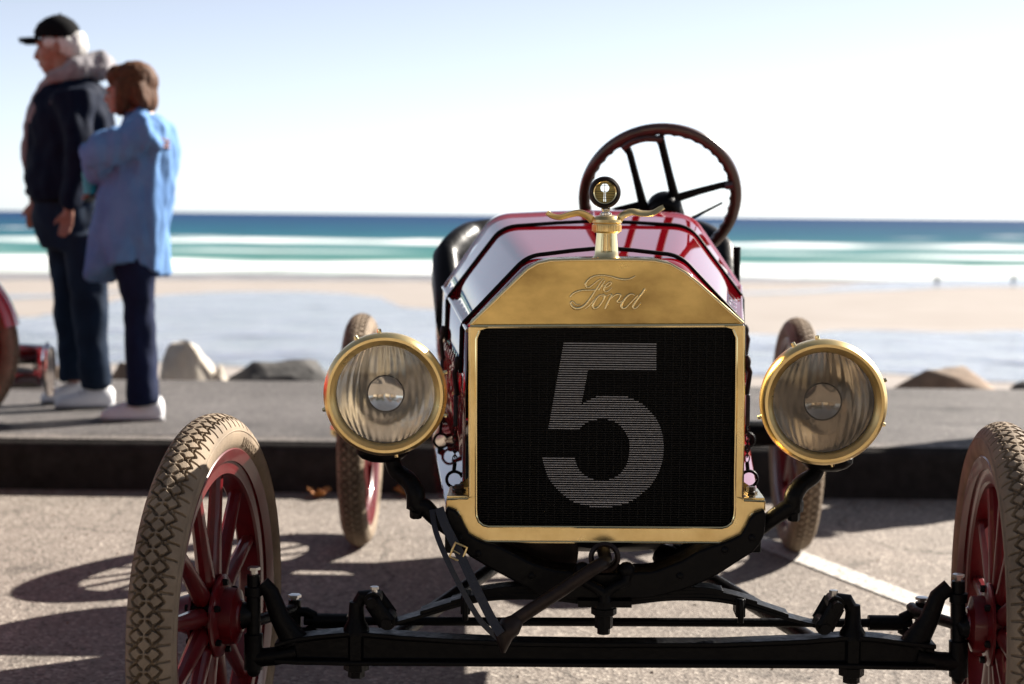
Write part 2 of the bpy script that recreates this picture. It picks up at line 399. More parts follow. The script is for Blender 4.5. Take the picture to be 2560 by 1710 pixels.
pool('tide_water', [(-700, 798), (0, 793), (140, 788), (330, 745), (520, 732), (760, 730), (930, 742), (1010, 768), (1180, 778), (1500, 800),
      (1860, 834), (2100, 828), (2400, 831), (2700, 828), (3300, 835), (3300, 948), (2600, 958), (2250, 934), (1900, 940), (1400, 925),
      (1000, 935), (700, 928), (560, 912), (380, 905), (200, 915), (-700, 935)], 'pool', .02)
pool('tide_water', [(-700, 741), (0, 738), (130, 736), (330, 728), (330, 732), (110, 746), (-100, 748), (-700, 750)], 'pool', .025)
pool('tide_water', [(1700, 741), (2000, 733), (2200, 726), (2330, 720), (2480, 717), (2800, 718), (3300, 716), (3300, 700), (2560, 699), (2380, 705), (2150, 712), (1950, 728), (1700, 736)], 'pool', .025)
pool('wet_sand', [(-900, 706), (0, 700), (800, 702), (1500, 705), (2200, 708), (3400, 705), (3400, 684), (2200, 690), (800, 684), (0, 683), (-900, 684)], 'wetsand', .015)

# sea: grid near the shore with breakers, then out to the horizon
def mat_sea():
    m = bpy.data.materials.new('sea_water'); m.use_nodes = True; nt = m.node_tree; b = nt.nodes['Principled BSDF']; L = nt.links.new
    at = nt.nodes.new('ShaderNodeAttribute'); at.attribute_name = 'foam'
    at2 = nt.nodes.new('ShaderNodeAttribute'); at2.attribute_name = 'depth'
    r = nt.nodes.new('ShaderNodeValToRGB'); cr = r.color_ramp
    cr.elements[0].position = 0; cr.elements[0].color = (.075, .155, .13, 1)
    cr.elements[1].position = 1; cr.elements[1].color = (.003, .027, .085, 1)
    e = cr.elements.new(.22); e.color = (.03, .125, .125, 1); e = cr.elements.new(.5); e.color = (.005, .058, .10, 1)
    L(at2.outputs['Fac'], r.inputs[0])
    tc = nt.nodes.new('ShaderNodeTexCoord'); mp = nt.nodes.new('ShaderNodeMapping'); mp.inputs['Scale'].default_value = (.02, .06, 1); L(tc.outputs['Object'], mp.inputs[0])
    n = nt.nodes.new('ShaderNodeTexNoise'); n.inputs['Scale'].default_value = 2.2; n.inputs['Detail'].default_value = 6; L(mp.outputs[0], n.inputs['Vector'])
    mr = nt.nodes.new('ShaderNodeMapRange'); mr.inputs[1].default_value = .3; mr.inputs[2].default_value = .7; mr.inputs[3].default_value = .7; mr.inputs[4].default_value = 1.25; L(n.outputs['Fac'], mr.inputs[0])
    mx = nt.nodes.new('ShaderNodeMix'); mx.data_type = 'RGBA'; mx.blend_type = 'MULTIPLY'; mx.inputs['Factor'].default_value = 1
    L(r.outputs[0], mx.inputs[6]); L(mr.outputs[0], mx.inputs[7])
    mx2 = nt.nodes.new('ShaderNodeMix'); mx2.data_type = 'RGBA'; L(at.outputs['Fac'], mx2.inputs['Factor']); L(mx.outputs[2], mx2.inputs[6]); mx2.inputs[7].default_value = (.80, .81, .82, 1)
    L(mx2.outputs[2], b.inputs['Base Color']); b.inputs['Roughness'].default_value = .55; b.inputs['Specular IOR Level'].default_value = .05
    return m
M['sea'] = mat_sea()
mb = MB(); xs = [-900 + 1800*i/150 for i in range(151)]
ys = [232 + 2.2*k for k in range(190)]; ys += [650 + 40*1.3**k for k in range(17)] 
ys = sorted(y for y in ys); foam = []; depth = []
def band(y, c, hw, soft): return max(0, min(1, (hw + soft - abs(y-c))/soft))
for y in ys:
    for x0 in xs:
        x = x0 * (1 if y < 700 else y/700)
        d = y - CAM.y; wv = noise.noise((x*.011, y*.006, 0)); w2 = noise.noise((x*.05, y*.05, 3)); w3 = noise.noise((x*.17, y*.09, 8))
        z = SEA; f = 0; n4 = noise.noise((x*.022, y*.012, 21)); n5 = noise.noise((x*.045, y*.02, 31))
        if y < 700:
            yy = y + 24*wv + 8*w2 + 5*w3
            f = max(band(yy, 278 + 10*n4, 22 + 12*n5, 10)*(.95 + .6*w2 + .3*w3), band(yy, 508 + 14*n5, 20 + 16*n4, 18)*(.70 + 1.0*n5 + .6*w3), band(yy, 384, 7, 9)*max(0, 1.6*n4 + .5*w3), band(yy, 240, 10, 6)*(.4 + .6*w3))
            f = max(0, f - (.45 if w3 > .38 else 0))
            fr = (.35 + .5*w2)*math.exp(-((yy-312)/8)**2) + .5*math.exp(-((yy-540)/12)**2) + .5*math.exp(-((yy-258)/5)**2)
            z += fr*(.7 + .6*w2) + .18*w3 + .25*w2
            if x > 40 and 395 < yy < 420 and w2 > 0: f = max(f, .5)
        if y > 560 and y < 3000 and noise.noise((x*.03, y*.03, 11)) > .62: f = .6
        if y == ys[-1]: z = SEA
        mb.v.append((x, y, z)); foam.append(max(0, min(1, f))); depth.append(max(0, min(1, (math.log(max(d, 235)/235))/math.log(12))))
n = len(xs); mb.f = [(j*n+i, j*n+i+1, (j+1)*n+i+1, (j+1)*n+i) for j in range(len(ys)-1) for i in range(n-1)]
far = len(mb.v)
me = mb.mesh('sea', 180)
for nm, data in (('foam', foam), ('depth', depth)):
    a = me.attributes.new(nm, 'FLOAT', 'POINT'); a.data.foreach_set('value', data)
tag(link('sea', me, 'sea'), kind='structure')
yl = ys[-1]
mb = MB(); mb.add([(-60000, yl-5, SEA-.3), (60000, yl-5, SEA-.3), (60000, 50000, SEA-.3), (-60000, 50000, SEA-.3)], [(0,1,2,3)])
me = mb.mesh('open_sea', 0)
for nm, val in (('foam', 0.0), ('depth', 1.0)):
    a = me.attributes.new(nm, 'FLOAT', 'POINT'); a.data.foreach_set('value', [val]*4)
tag(link('open_sea', me, 'sea'), kind='structure')

# painted stall line on the lot
a0, a1 = G(1905, 1345), G(1880, 1372); b0, b1 = G(2560, 1592), G(2560, 1640)
dirv = (b0 - a0).normalized(); side = Vector((-dirv.y, dirv.x, 0)).normalized()
A = G(1890, 1352); B = G(2480, 1578); dv = (B-A).normalized(); sdv = Vector((dv.y, -dv.x, 0)).normalized()*.052
q = []; nseg = 60
A2 = A - dv*.15; B2 = B + dv*2.0
L_, R_ = [], []
for i in range(nseg+1):
    p = A2.lerp(B2, i/nseg)
    for lst, s in ((L_, 1), (R_, -1)):
        k = p + sdv*s*(1 + .10*noise.noise((i*.9, s*4, 0))); lst.append(Vector((k.x, k.y, lotz(k.y) + .004)))
mb = MB(); mb.v = [tuple(p) for p in L_ + R_]; mb.f = [(i, i+1, nseg+2+i, nseg+1+i) for i in range(nseg)]
tag(mb.build('parking_line', 'line', smooth=0), kind='structure')

# ================================================================== THE SPEEDSTER (car frame: x right, y back, z up from the lot)
car = empty('vintage_car', (0, 0, 0), (SLOPE, 0, 0))
tag(car, 'red vintage speedster with brass radiator numbered 5 and brass headlamps', 'car')
ROLL = .0135
def B(p): return Vector((p.x, p.y, p.z + ROLL*p.x))      # the body leans a touch on its springs

def ribbon(up, lo, y0, y1, mb=None):
    mb = mb or MB(); rings = []
    for a, b in zip(up, lo):
        rings.append([(a[0], y0, a[1]), (a[0], y1, a[1]), (b[0], y1, b[1]), (b[0], y0, b[1])])
    return mb.rings(rings)
def xz(px, py, Y): p = P(px, py, Y); return (p.x, p.z)
def resample(pts, n):
    pts = [Vector((a, b, 0)) for a, b in pts]; L = [0]
    for a, b in zip(pts, pts[1:]): L.append(L[-1] + (b-a).length)
    out = []
    for i in range(n):
        t = L[-1]*i/(n-1); k = 0
        while k < len(L)-2 and L[k+1] < t: k += 1
        q = pts[k].lerp(pts[k+1], (t-L[k])/max(1e-9, L[k+1]-L[k])); out.append((q.x, q.y))
    return out

# ---- wheels -------------------------------------------------------
RT = .381
def make_wheel():
    NP, SUB = 80, 16; N = NP*SUB; a, b, Rc = .043, .041, RT - .041
    psis = [-PI + .5 + i*(PI - .5 - 1.3)/9 for i in range(9)] + [-1.3 + 2.6*i/57 for i in range(58)]
    psis += [-q for q in psis[:9]][::-1]
    cols = len(psis); v = []; per = 2*PI*RT/NP
    prof = []
    for ps in psis:
        s = .043*ps; col_ = []
        for k in range(SUB):
            um = (k/SUB - .5 + .5/SUB)*per; dep = 0
            if abs(ps) < 1.3:
                vv = abs(s) - .0165
                ds = max(abs(vv), abs(um)*.92, (abs(vv) + abs(um))*.735) if vv < 0 else (abs(vv)*.74 + abs(um)*.90)
                if .0090 < ds < .0136 and not (vv < -.006 and abs(um) < .0016): dep = .0095
                if abs(s) > .021 and abs(abs(um) - per/2) < .0010 + .13*max(0, .040 - abs(s)): dep = .0055
                if abs(s) > .050: dep = 0
            col_.append(dep)
        prof.append(col_)
    for i in range(N):
        ph = 2*PI*i/N; c, q = math.cos(ph), math.sin(ph)
        for j, ps in enumerate(psis):
            dd = prof[j][i % SUB]; x = (a - dd)*math.sin(ps); r = Rc + (b - dd)*math.cos(ps)
            v.append((x, r*c, r*q))
    f = [(i*cols+j, ((i+1) % N)*cols+j, ((i+1) % N)*cols+j+1, i*cols+j+1) for i in range(N) for j in range(cols-1)]
    # rim (the wheel itself): steel clincher rim over a wooden felloe
    mb = MB()
    mb.lathe([(.305, -.034), (.314, -.037), (.318, -.033), (.312, -.029), (.300, -.026), (.296, 0), (.300, .026), (.312, .029), (.318, .033), (.314, .037), (.305, .034),
              (.292, .028), (.2915, .024), (.290, .0235), (.268, .0225), (.264, .018), (.264, -.018), (.268, -.0225), (.290, -.0235), (.2915, -.024), (.292, -.028)], 96, axis='X', closed=True)
    wheel = mb.build('wheel', 'redw', car)
    me = bpy.data.meshes.new('tyre'); me.from_pydata(v, [], f); me.update()
    bm = bmesh.new(); bm.from_mesh(me); bmesh.ops.recalc_face_normals(bm, faces=bm.faces); bm.to_mesh(me); bm.free()
    me.polygons.foreach_set('use_smooth', [True]*len(me.polygons)); me.set_sharp_from_angle(angle=R(50))
    link('tyre', me, 'tyre', wheel)
    # thin mould ring and maker's lettering on the sidewall
    mb = MB()
    for sg in (-1, 1):
        mb.lathe([(.3475, sg*.0420), (.3495, sg*.0432), (.3515, sg*.0418)], 96, axis='X', closed=True)
        mb.lathe([(.3165, sg*.0345), (.3185, sg*.0362), (.3205, sg*.0352)], 96, axis='X', closed=True)
    mb.build('sidewall_rib', 'tyre', wheel)
    cu = bpy.data.curves.new('t', 'FONT'); cu.body = 'RIVERSIDE'; cu.size = .021; cu.extrude = .0012; cu.space_character = 1.08; cu.offset = .0006
    to = bpy.data.objects.new('t', cu); col.objects.link(to); dg = bpy.context.evaluated_depsgraph_get(); dg.update()
    tm = bpy.data.meshes.new_from_object(to.evaluated_get(dg), depsgraph=dg); bpy.data.objects.remove(to)
    bm = bmesh.new(); bm.from_mesh(tm); bmesh.ops.subdivide_edges(bm, edges=[e for e in bm.edges if e.calc_length() > .008], cuts=2); bm.to_mesh(tm); bm.free()
    for vt in tm.vertices:
        th = (vt.co.x - .06)/.33; r = .3235 + vt.co.y; xx = a*math.sqrt(max(.02, 1 - ((r-Rc)/b)**2)) + vt.co.z + .0002
        vt.co = (-xx, -r*math.sin(th), r*math.cos(th))
    tm.name = 'sidewall_lettering'; tm.materials.clear(); link('sidewall_lettering', tm, 'tyre', wheel)
    # spokes
    sp = MB(); rings = []
    for r, wy, wx in ((.055, .0155, .017), (.075, .0195, .018), (.11, .0185, .0165), (.17, .0155, .0145), (.235, .0135, .0135), (.268, .0135, .0135)):
        rings.append([(math.cos(t)*wx, math.sin(t)*wy, r) for t in [2*PI*j/10 for j in range(10)]])
    sp.rings(rings); sm = sp.mesh('spoke')
    for k in range(12):
        o = link('spoke', sm, 'redw', wheel); o.rotation_euler = (2*PI*(k+.5)/12, 0, 0)
    # hub: inner drum side is -x, cap side is +x
    mb = MB(); mb.lathe([(.0, -.062), (.030, -.062), (.033, -.058), (.052, -.052), (.054, -.030), (.072, -.026), (.078, -.022), (.078, -.018), (.06, -.017), (.06, .017), (.075, .018), (.075, .023), (.045, .028), (.036, .05), (.033, .06), (0, .06)], 36, axis='X')
    mb.build('hub', 'redw', wheel)
    bolt_me = MB().lathe([(0, -.036), (.0055, -.036), (.0068, -.032), (.0068, .030), (0, .032)], 6, axis='X').mesh('hub_bolt')
    for k in range(6):
        t = 2*PI*k/6; link('hub_bolt', bolt_me, 'satin', wheel).location = (0, .066*math.cos(t), .066*math.sin(t))
    mb = MB(); mb.lathe([(0, .098), (.018, .098), (.022, .094), (.026, .088), (.028, .06), (0, .055)], 24, axis='X'); mb.build('hub_cap', 'brass_bright', wheel)
    return wheel
wheel0 = make_wheel()
STEER = R(-5.3)
def set_wheel(o, loc, rz, spin):
    o.matrix_local = Matrix.Translation(loc) @ Matrix.Rotation(rz, 4, 'Z') @ Matrix.Rotation(spin, 4, 'X')
wl = wheel0; set_wheel(wl, (-.739, 0, RT), PI + R(-6.8), R(24))
wr = copy_tree(wheel0, car); set_wheel(wr, (.744, 0, RT), R(-5.0), R(-100))
w3 = copy_tree(wheel0, car); set_wheel(w3, (-.706, 2.54, RT), PI, R(140))
w4 = copy_tree(wheel0, car); set_wheel(w4, (.716, 2.54, RT), 0, R(60))

# ---- radiator -----------------------------------------------------
YR = 0.0
def sh(pxs, Y=YR): return [xz(a, b, Y) for a, b in pxs]
top_edge = [(1175, 812), (1240, 749), (1290, 701), (1320, 673), (1345, 659), (1376, 652), (1440, 650), (1516, 649), (1590, 650), (1636, 652), (1674, 660), (1713, 682), (1745, 708), (1800, 757), (1858, 809)]
bot_edge = [(1175 + (1858-1175)*i/14, 816 - 3*i/14) for i in range(15)]
te, be = sh(top_edge), sh(bot_edge)
# top tank: front plate slightly dished, then the tank top running back
mb = MB(); D = .105
mb.rings([[(p[0], .004, p[1]) for p in te] + [(p[0], .004, p[1]) for p in be[::-1]], [(p[0], D, p[1]) for p in te] + [(p[0], D, p[1]) for p in be[::-1]]])
shell = mb.build('radiator_shell', 'brass_plate', car, smooth=30)
# rolled edge round the tank front
mb = MB(); mb.tube([(p[0], .004, p[1]) for p in te], .0032, 8); mb.tube([(p[0], .003, p[1]-.0005) for p in be], .0042, 8); mb.build('rolled_edge', 'brass_bright', shell)
# tank top skin: nickel-bright strip behind the plate
mb = MB(); rings = []
for y, k in ((.006, 1.0), (.09, 1.0)):
    rings.append([(p[0]*1.004, y, p[1] + .0025) for p in te])
n = len(te); mb.v = [tuple(p) for r in rings for p in r]; mb.f = [(i, i+1, n+i+1, n+i) for i in range(n-1)]
mb.build('tank_top', 'brass_bright', shell)
# side channels, ears and bottom bar: one pressed brass frame
def frame_half(sgn):
    if sgn < 0:
        out = [(1174, 818), (1174, 824), (1174, 1000), (1174, 1236), (1170, 1245), (1117, 1247), (1117, 1267), (1146, 1278), (1156, 1306), (1171, 1333), (1196, 1348), (1220, 1352)]
        inn = [(1220, 819), (1199, 826), (1191, 846), (1190, 1000), (1190, 1200), (1190, 1240), (1190, 1258), (1190, 1270), (1191, 1288), (1197, 1303), (1208, 1312), (1220, 1315)]
    else:
        out = [(1859, 814), (1859, 820), (1859, 1000), (1856, 1240), (1860, 1250), (1911, 1252), (1911, 1273), (1878, 1284), (1868, 1311), (1850, 1338), (1827, 1352), (1806, 1355)]
        inn = [(1811, 816), (1832, 823), (1841, 844), (1840, 1000), (1837, 1200), (1837, 1240), (1837, 1258), (1837, 1270), (1835, 1291), (1829, 1306), (1818, 1315), (1806, 1318)]
    return sh(out), sh(inn)
mb = MB()
for s in (-1, 1):
    o_, i_ = frame_half(s); ribbon(o_, i_, -.004, .095, mb)
(l_o, l_i), (r_o, r_i) = frame_half(-1), frame_half(1)
bar_t = [l_i[-1], r_i[-1]]; bar_b = [l_o[-1], r_o[-1]]
ribbon(bar_t, bar_b, -.0055, .095, mb)
mb.build('radiator_frame', 'brass', shell, smooth=25, bevel=.0015)
mb = MB()
for o_, i_ in ((l_o, l_i), (r_o, r_i)):
    mb.tube([(p[0], -.005, p[1]) for p in o_], .0022, 6); mb.tube([(p[0], -.005, p[1]) for p in i_[1:]], .0022, 6)
mb.tube([(p[0], -.0065, p[1]) for p in bar_b], .0026, 6); mb.tube([(p[0], -.0065, p[1]) for p in bar_t], .0024, 6)
mb.build('frame_bead', 'brass_bright', shell)
# ears: top plates with hold-down bolts
for s, (xa, xb, yy) in ((-1, (1117, 1172, 1245)), (1, (1858, 1911, 1250))):
    a = P(xa, yy, 0); b = P(xb, yy, 0); mb = MB(); cx = (a.x+b.x)/2
    mb.box((cx, .052, a.z + .001), (abs(b.x-a.x), .105, .007)); e = mb.build('mounting_ear', 'brass_bright', shell, bevel=.001)
    mb = MB(); mb.lathe([(0, 0), (.013, 0), (.013, .003), (.009, .004), (.009, .012), (0, .013)], 6, o=(cx, .05, a.z + .005), axis='Z'); mb.build('bolt', 'rust', shell)
# core: dark block, fins and tubes
cx0, cz0 = xz(1189, 1316, .012); cx1, cz1 = xz(1842, 818, .012)
mb = MB(); mb.box(((cx0+cx1)/2, .055, (cz0+cz1)/2), (cx1-cx0-.002, .070, cz1-cz0-.002)); core = mb.build('radiator_core', 'core', car, smooth=0)
ROWS = 88; mb = MB(); zrows = [cz1 - (cz1-cz0)*(i+.5)/ROWS for i in range(ROWS)]
for z in zrows: mb.box(((cx0+cx1)/2, .014, z), (cx1-cx0-.002, .012, .0007))
fo = mb.build('fin', 'core', core, smooth=0); fo['kind'] = 'stuff'
mb = MB()
for i in range(31):
    x = cx0 + (cx1-cx0)*(i+.5)/31; mb.box((x, .017, (cz0+cz1)/2), (.0025, .006, cz1-cz0))
tb = mb.build('tube', 'core', core, smooth=0); tb['kind'] = 'stuff'
# the racing number, painted on the fin edges
def lerp_tab(t, y):
    for (a, va), (b, vb) in zip(t, t[1:]):
        if a <= y <= b: return va + (vb-va)*(y-a)/(b-a)
    return t[0][1] if y < t[0][0] else t[-1][1]
rb = [(505,1105),(523,1160),(553,1222),(585,1262),(600,1275),(632,1308),(662,1330),(692,1345),(722,1358),(770,1370),(830,1377),(880,1376),(940,1368),(1000,1350),(1060,1320),(1110,1285),(1150,1240),(1185,1200),(1215,1152),(1235,1090),(1252,1020)]
ll = [(920,555),(965,565),(1010,578),(1060,597),(1100,625),(1150,670),(1185,712),(1215,755),(1235,815),(1252,885)]
hl = [(662,960),(678,878),(693,850),(708,830),(725,815),(742,800)]
hr = [(662,975),(678,1037),(693,1065),(708,1085),(740,1110),(770,1130),(800,1142),(840,1147),(880,1145),(920,1140),(970,1125),(1000,1105),(1030,1080),(1060,1032),(1075,975)]
hll = [(920,775),(950,782),(1000,800),(1030,830),(1045,850),(1060,882),(1075,930)]
tl = [(505,945),(523,900),(538,870),(553,845),(572,820)]
def spans(y):
    sl = 703 - (y-150)*.1824; si = 865 - (y-342)*.196
    if y < 150 or y > 1252: return []
    if y < 342: return [(sl, 1327)]
    if y < 505: return [(sl, si)]
    if y < 572: return [(sl, si), (lerp_tab(tl, y), lerp_tab(rb, y))]
    if y < 662: return [(sl, lerp_tab(rb, y))]
    if y < 742: return [(sl, lerp_tab(hl, y)), (lerp_tab(hr, y), lerp_tab(rb, y))]
    if y < 920: return [(lerp_tab(hr, y), lerp_tab(rb, y))]
    if y < 1075: return [(lerp_tab(ll, y), lerp_tab(hll, y)), (lerp_tab(hr, y), lerp_tab(rb, y))]
    return [(lerp_tab(ll, y), lerp_tab(rb, y))]
mb = MB()
for z in zrows:
    py = 818 + (1316-818)*(cz1-z)/(cz1-cz0); y = (py-800)*2.704
    for a, b in spans(y):
        xa, _ = xz(1150 + a/2.704, py, .007); xb, _ = xz(1150 + b/2.704, py, .007)
        th = .0021 if 1208 < y < 1224 else .00125
        mb.box(((xa+xb)/2, .0072, z), (xb-xa, .0012, th))
mb.build('race_number', 'numeral', core, smooth=0)
# raised script on the tank
Z0 = lambda p: xz(1350 + p[0]/4.126, 420 + p[1]/4.126, .004)
strokes = [
 ([(985,1112),(940,1138),(880,1151),(810,1143),(730,1120),(650,1107),(575,1112),(515,1140),(474,1188),(474,1224),(505,1232),(550,1200),(595,1163),(632,1140)], [6,9,12,12,10,9,10,12,13,12,10,9,8,6]),
 ([(660,1138),(625,1180),(590,1235),(550,1300),(505,1365),(460,1415),(410,1443),(365,1446),(330,1425),(318,1395),(330,1375),(352,1390),(380,1412),(420,1405)], [6,9,11,12,13,15,17,18,15,12,10,9,8,5]),
 ([(310,1332),(335,1302),(380,1276),(440,1262),(510,1260),(570,1256),(625,1238)], [9,12,12,11,10,9,6]),
 ([(672,1160),(648,1195),(620,1240),(606,1262)], [8,10,10,7]),
 ([(622,1240),(650,1216),(668,1214),(664,1236),(690,1228),(724,1206),(738,1186),(722,1176),(690,1196),(664,1236),(660,1264),(680,1276),(712,1262),(742,1232)], [6,7,7,8,8,8,8,8,9,10,10,9,8,5]),
 ([(462,1452),(500,1425),(545,1375),(590,1325),(622,1302)], [7,9,9,8,6]),
 ([(630,1305),(595,1330),(560,1385),(545,1430),(562,1448),(600,1434),(640,1385),(668,1330),(655,1305),(630,1316),(650,1322),(690,1316)], [8,12,15,15,13,11,11,12,10,7,7,6]),
 ([(688,1318),(722,1302),(738,1310),(722,1345),(695,1400),(672,1452)], [6,8,11,13,13,11]),
 ([(700,1400),(735,1345),(775,1310),(812,1302),(832,1316),(818,1345),(800,1366),(800,1386),(825,1384),(860,1360)], [6,8,10,11,11,10,10,10,8,6]),
 ([(975,1312),(940,1300),(900,1322),(858,1378),(838,1425),(850,1448),(884,1440),(930,1396),(975,1348),(1008,1312)], [8,11,14,16,16,14,11,9,9,8]),
 ([(1085,1244),(1056,1290),(1010,1348),(972,1402),(958,1436),(976,1450),(1008,1430),(1040,1386)], [15,15,14,14,13,12,9,5]),
]
mb = MB()
for pts, rad in strokes:
    q = catmull([Vector((*Z0(p), 0)) for p in pts], 5); k = len(q)
    rr = [rad[min(len(rad)-1, int(i/5))]*(1-(i % 5)/5) + rad[min(len(rad)-1, int(i/5)+1)]*((i % 5)/5) for i in range(k)]
    mb.tube([(p.x, .0030, p.y) for p in q], [r/4.126/1352*1.2 for r in rr], 10, up=(0, 1, 0))
mb.build('raised_script', 'brass_bright', shell, smooth=60)

# ---- filler neck, cap, wings and motometer -------------------------
c = P(1516, 640, .045); NX_, NZ_ = c.x, c.z
def nz(py): return P(1516, py, .045).z
k = 1/1334.
mb = MB(); mb.lathe([(0, nz(652)), (39*k, nz(650)), (36*k, nz(645)), (30*k, nz(638)), (29*k, nz(625)), (25.5*k, nz(582)), (0, nz(581))], 32, o=(NX_, .045, 0), axis='Z'); neck = mb.build('filler_neck', 'brass_bright', car, smooth=50)
mb = MB(); mb.lathe([(0, nz(583)), (31*k, nz(582)), (35*k, nz(578)), (35.5*k, nz(562)), (34*k, nz(559)), (38*k, nz(556)), (37*k, nz(549)), (29*k, nz(541)), (14*k, nz(537)), (0, nz(536))], 24, o=(NX_, .045, 0), axis='Z'); mb.build('cap', 'brass', neck, smooth=30)
mb = MB()
for k2 in range(40):
    t = 2*PI*k2/40; mb.box((NX_ + 36*k*math.cos(t), .045 + 36*k*math.sin(t), nz(570)), (.0016, .0016, .012), Matrix.Rotation(t, 3, 'Z'))
mb.build('knurl', 'brass', neck, smooth=0)
def wing(pxs, wd):
    mb = MB(); q = catmull([P(a, b, .045) for a, b in pxs], 5); n_ = len(q); rings = []
    for i, p in enumerate(q):
        t = i/(n_-1); wy = .004 + wd*math.sin(PI*min(1, t*1.05))**.7*.8; th = .0072*(1 - .5*t)
        tg = (q[min(n_-1, i+1)] - q[max(0, i-1)]).normalized(); nn = Vector((-tg.z, 0, tg.x))
        rings.append([p + nn*th*math.sin(a_) + Vector((0, wy*math.cos(a_), 0)) + nn*(-.004*math.cos(a_)**2*1.2) for a_ in [2*PI*j/12 for j in range(12)]])
    mb.rings(rings); return mb.build('wing', 'brass', neck, smooth=60)
wing([(1482, 552), (1468, 540), (1448, 533), (1425, 537), (1400, 544), (1380, 541), (1366, 532)], .010)
wing([(1545, 552), (1558, 537), (1580, 529), (1605, 533), (1630, 532), (1648, 522), (1659, 516)], .010)
mb = MB(); mc = P(1512, 481, .045); mb.lathe([(0, nz(540)), (15*k, nz(539)), (15*k, nz(533)), (9*k, nz(530)), (12*k, nz(522)), (8*k, nz(516)), (0, nz(512))], 20, o=(NX_-.002, .045, 0), axis='Z'); mb.build('stem', 'nickel', neck)
mb = MB(); mb.lathe([(28*k, -.010), (33*k, -.013), (38*k, -.010), (40*k, -.004), (40*k, .004), (38*k, .010), (33*k, .013), (28*k, .010)], 40, o=mc, axis='Y', closed=True); mot = mb.build('motometer', 'rust', car, label='round dark rimmed thermometer gauge on the radiator cap')
mb = MB(); mb.lathe([(26*k, -.011), (28.5*k, -.0125), (28.5*k, .0125), (26*k, .011)], 40, o=mc, axis='Y', closed=True); mb.build('bezel', 'brass_bright', mot)
# dial with a keyhole window
hc = Vector((0, 11*k)); n_ = 64; inn, out = [], []
for j in range(n_):
    t = 2*PI*j/n_; d_ = Vector((math.cos(t), math.sin(t)))
    r_ = 11*k
    if abs(t - 1.5*PI) < .16: r_ = 34*k
    inn.append(hc + d_*r_); bq = hc.dot(d_); out.append(hc + d_*(-bq + math.sqrt(bq*bq + (27.5*k)**2 - hc.dot(hc))))
for j in range(n_):
    if (inn[j] - hc).length > (out[j] - hc).length*.95: inn[j] = hc + (out[j]-hc)*.9
mb = MB(); rings = []
for y, L_ in ((-.003, inn), (-.003, out), (.003, out), (.003, inn)): rings.append([(mc.x + p.x, mc.y + y, mc.z + p.y) for p in L_])
mb.rings(rings, closed=True); mb.build('dial', 'dial', mot, smooth=0)
mb = MB(); mb.tube([(mc.x, mc.y, mc.z - 26*k), (mc.x, mc.y, mc.z + 22*k)], .0011, 8); mb.build('thermometer_tube', 'nickel', mot)
mb = MB()
for dz, x0, x1 in ((17, -18, 18), (2, -24, 24), (-3, -24, -6), (-3, 6, 24), (-9, -22, 22), (-15, -18, 18)):
    mb.box((mc.x + (x0+x1)/2*k, mc.y - .0034, mc.z + dz*k), ((x1-x0)*k, .0006, .0007))
mb.build('dial_mark', 'satin', mot, smooth=0)

# ---- bonnet --------------------------------------------------------
def hood_sec(y):
    t = (y - .02)/.98; lp = lambda a, b: a + (b-a)*t
    C = (lp(.2535, .357), lp(.927, .958)); A = (lp(.146, .259), lp(1.031, 1.100)); K = (lp(.127, .240), lp(1.049, 1.128)); E_ = (lp(.098, .195), lp(1.0475, 1.131)); Tp = (0, lp(1.050, 1.137))
    half = [Vector((*C, 0)), Vector((*C, 0)).lerp(Vector((*A, 0)), .5)] + bez((*A, 0), (*K, 0), (*E_, 0), 9) + [Vector((E_[0]*.5, (E_[1]+Tp[1])/2+.001, 0)), Vector((0, Tp[1], 0))]
    half = [Vector((p.x, 0, p.y)) for p in half]
    return [Vector((-p.x, y, p.z)) for p in half] + [Vector((p.x, y, p.z)) for p in half[-2::-1]]
def hood_shift(p): return B(Vector((p.x, p.y, p.z - .010)))
def open_loft(secs, mb=None, thick=0):
    mb = mb or MB(); n = len(secs[0]); o = len(mb.v)
    for s in secs: mb.v += [tuple(p) for p in s]
    mb.f += [(o + j*n+i, o + j*n+i+1, o + (j+1)*n+i+1, o + (j+1)*n+i) for j in range(len(secs)-1) for i in range(n-1)]
    return mb
ysec = [.10 + (1.0-.10)*i/12 for i in range(13)]
mb = open_loft([[hood_shift(p) for p in hood_sec(y)] for y in ysec]); hood = mb.build('bonnet', 'red', car, smooth=40)
hood.modifiers.new('thick', 'SOLIDIFY').thickness = .002
# cowl from bonnet to dashboard, slightly larger
mb = open_loft([[hood_shift(Vector((p.x*s, y, .7 + (p.z-.7)*s))) for p in hood_sec(min(y, 1.0))] for y, s in ((1.003, 1.0), (1.01, 1.006), (1.18, 1.008), (1.20, 1.0))])
cowl = mb.build('cowl', 'red', car, smooth=40)
mb = MB(); s_ = [hood_shift(p) for p in hood_sec(1.0)]; mb.add([Vector((p.x, 1.19, p.z)) for p in s_] + [Vector((.36, 1.19, .60)), Vector((-.36, 1.19, .60))], [tuple(range(len(s_)+2))]); mb.build('dashboard', 'satin', cowl, smooth=0)
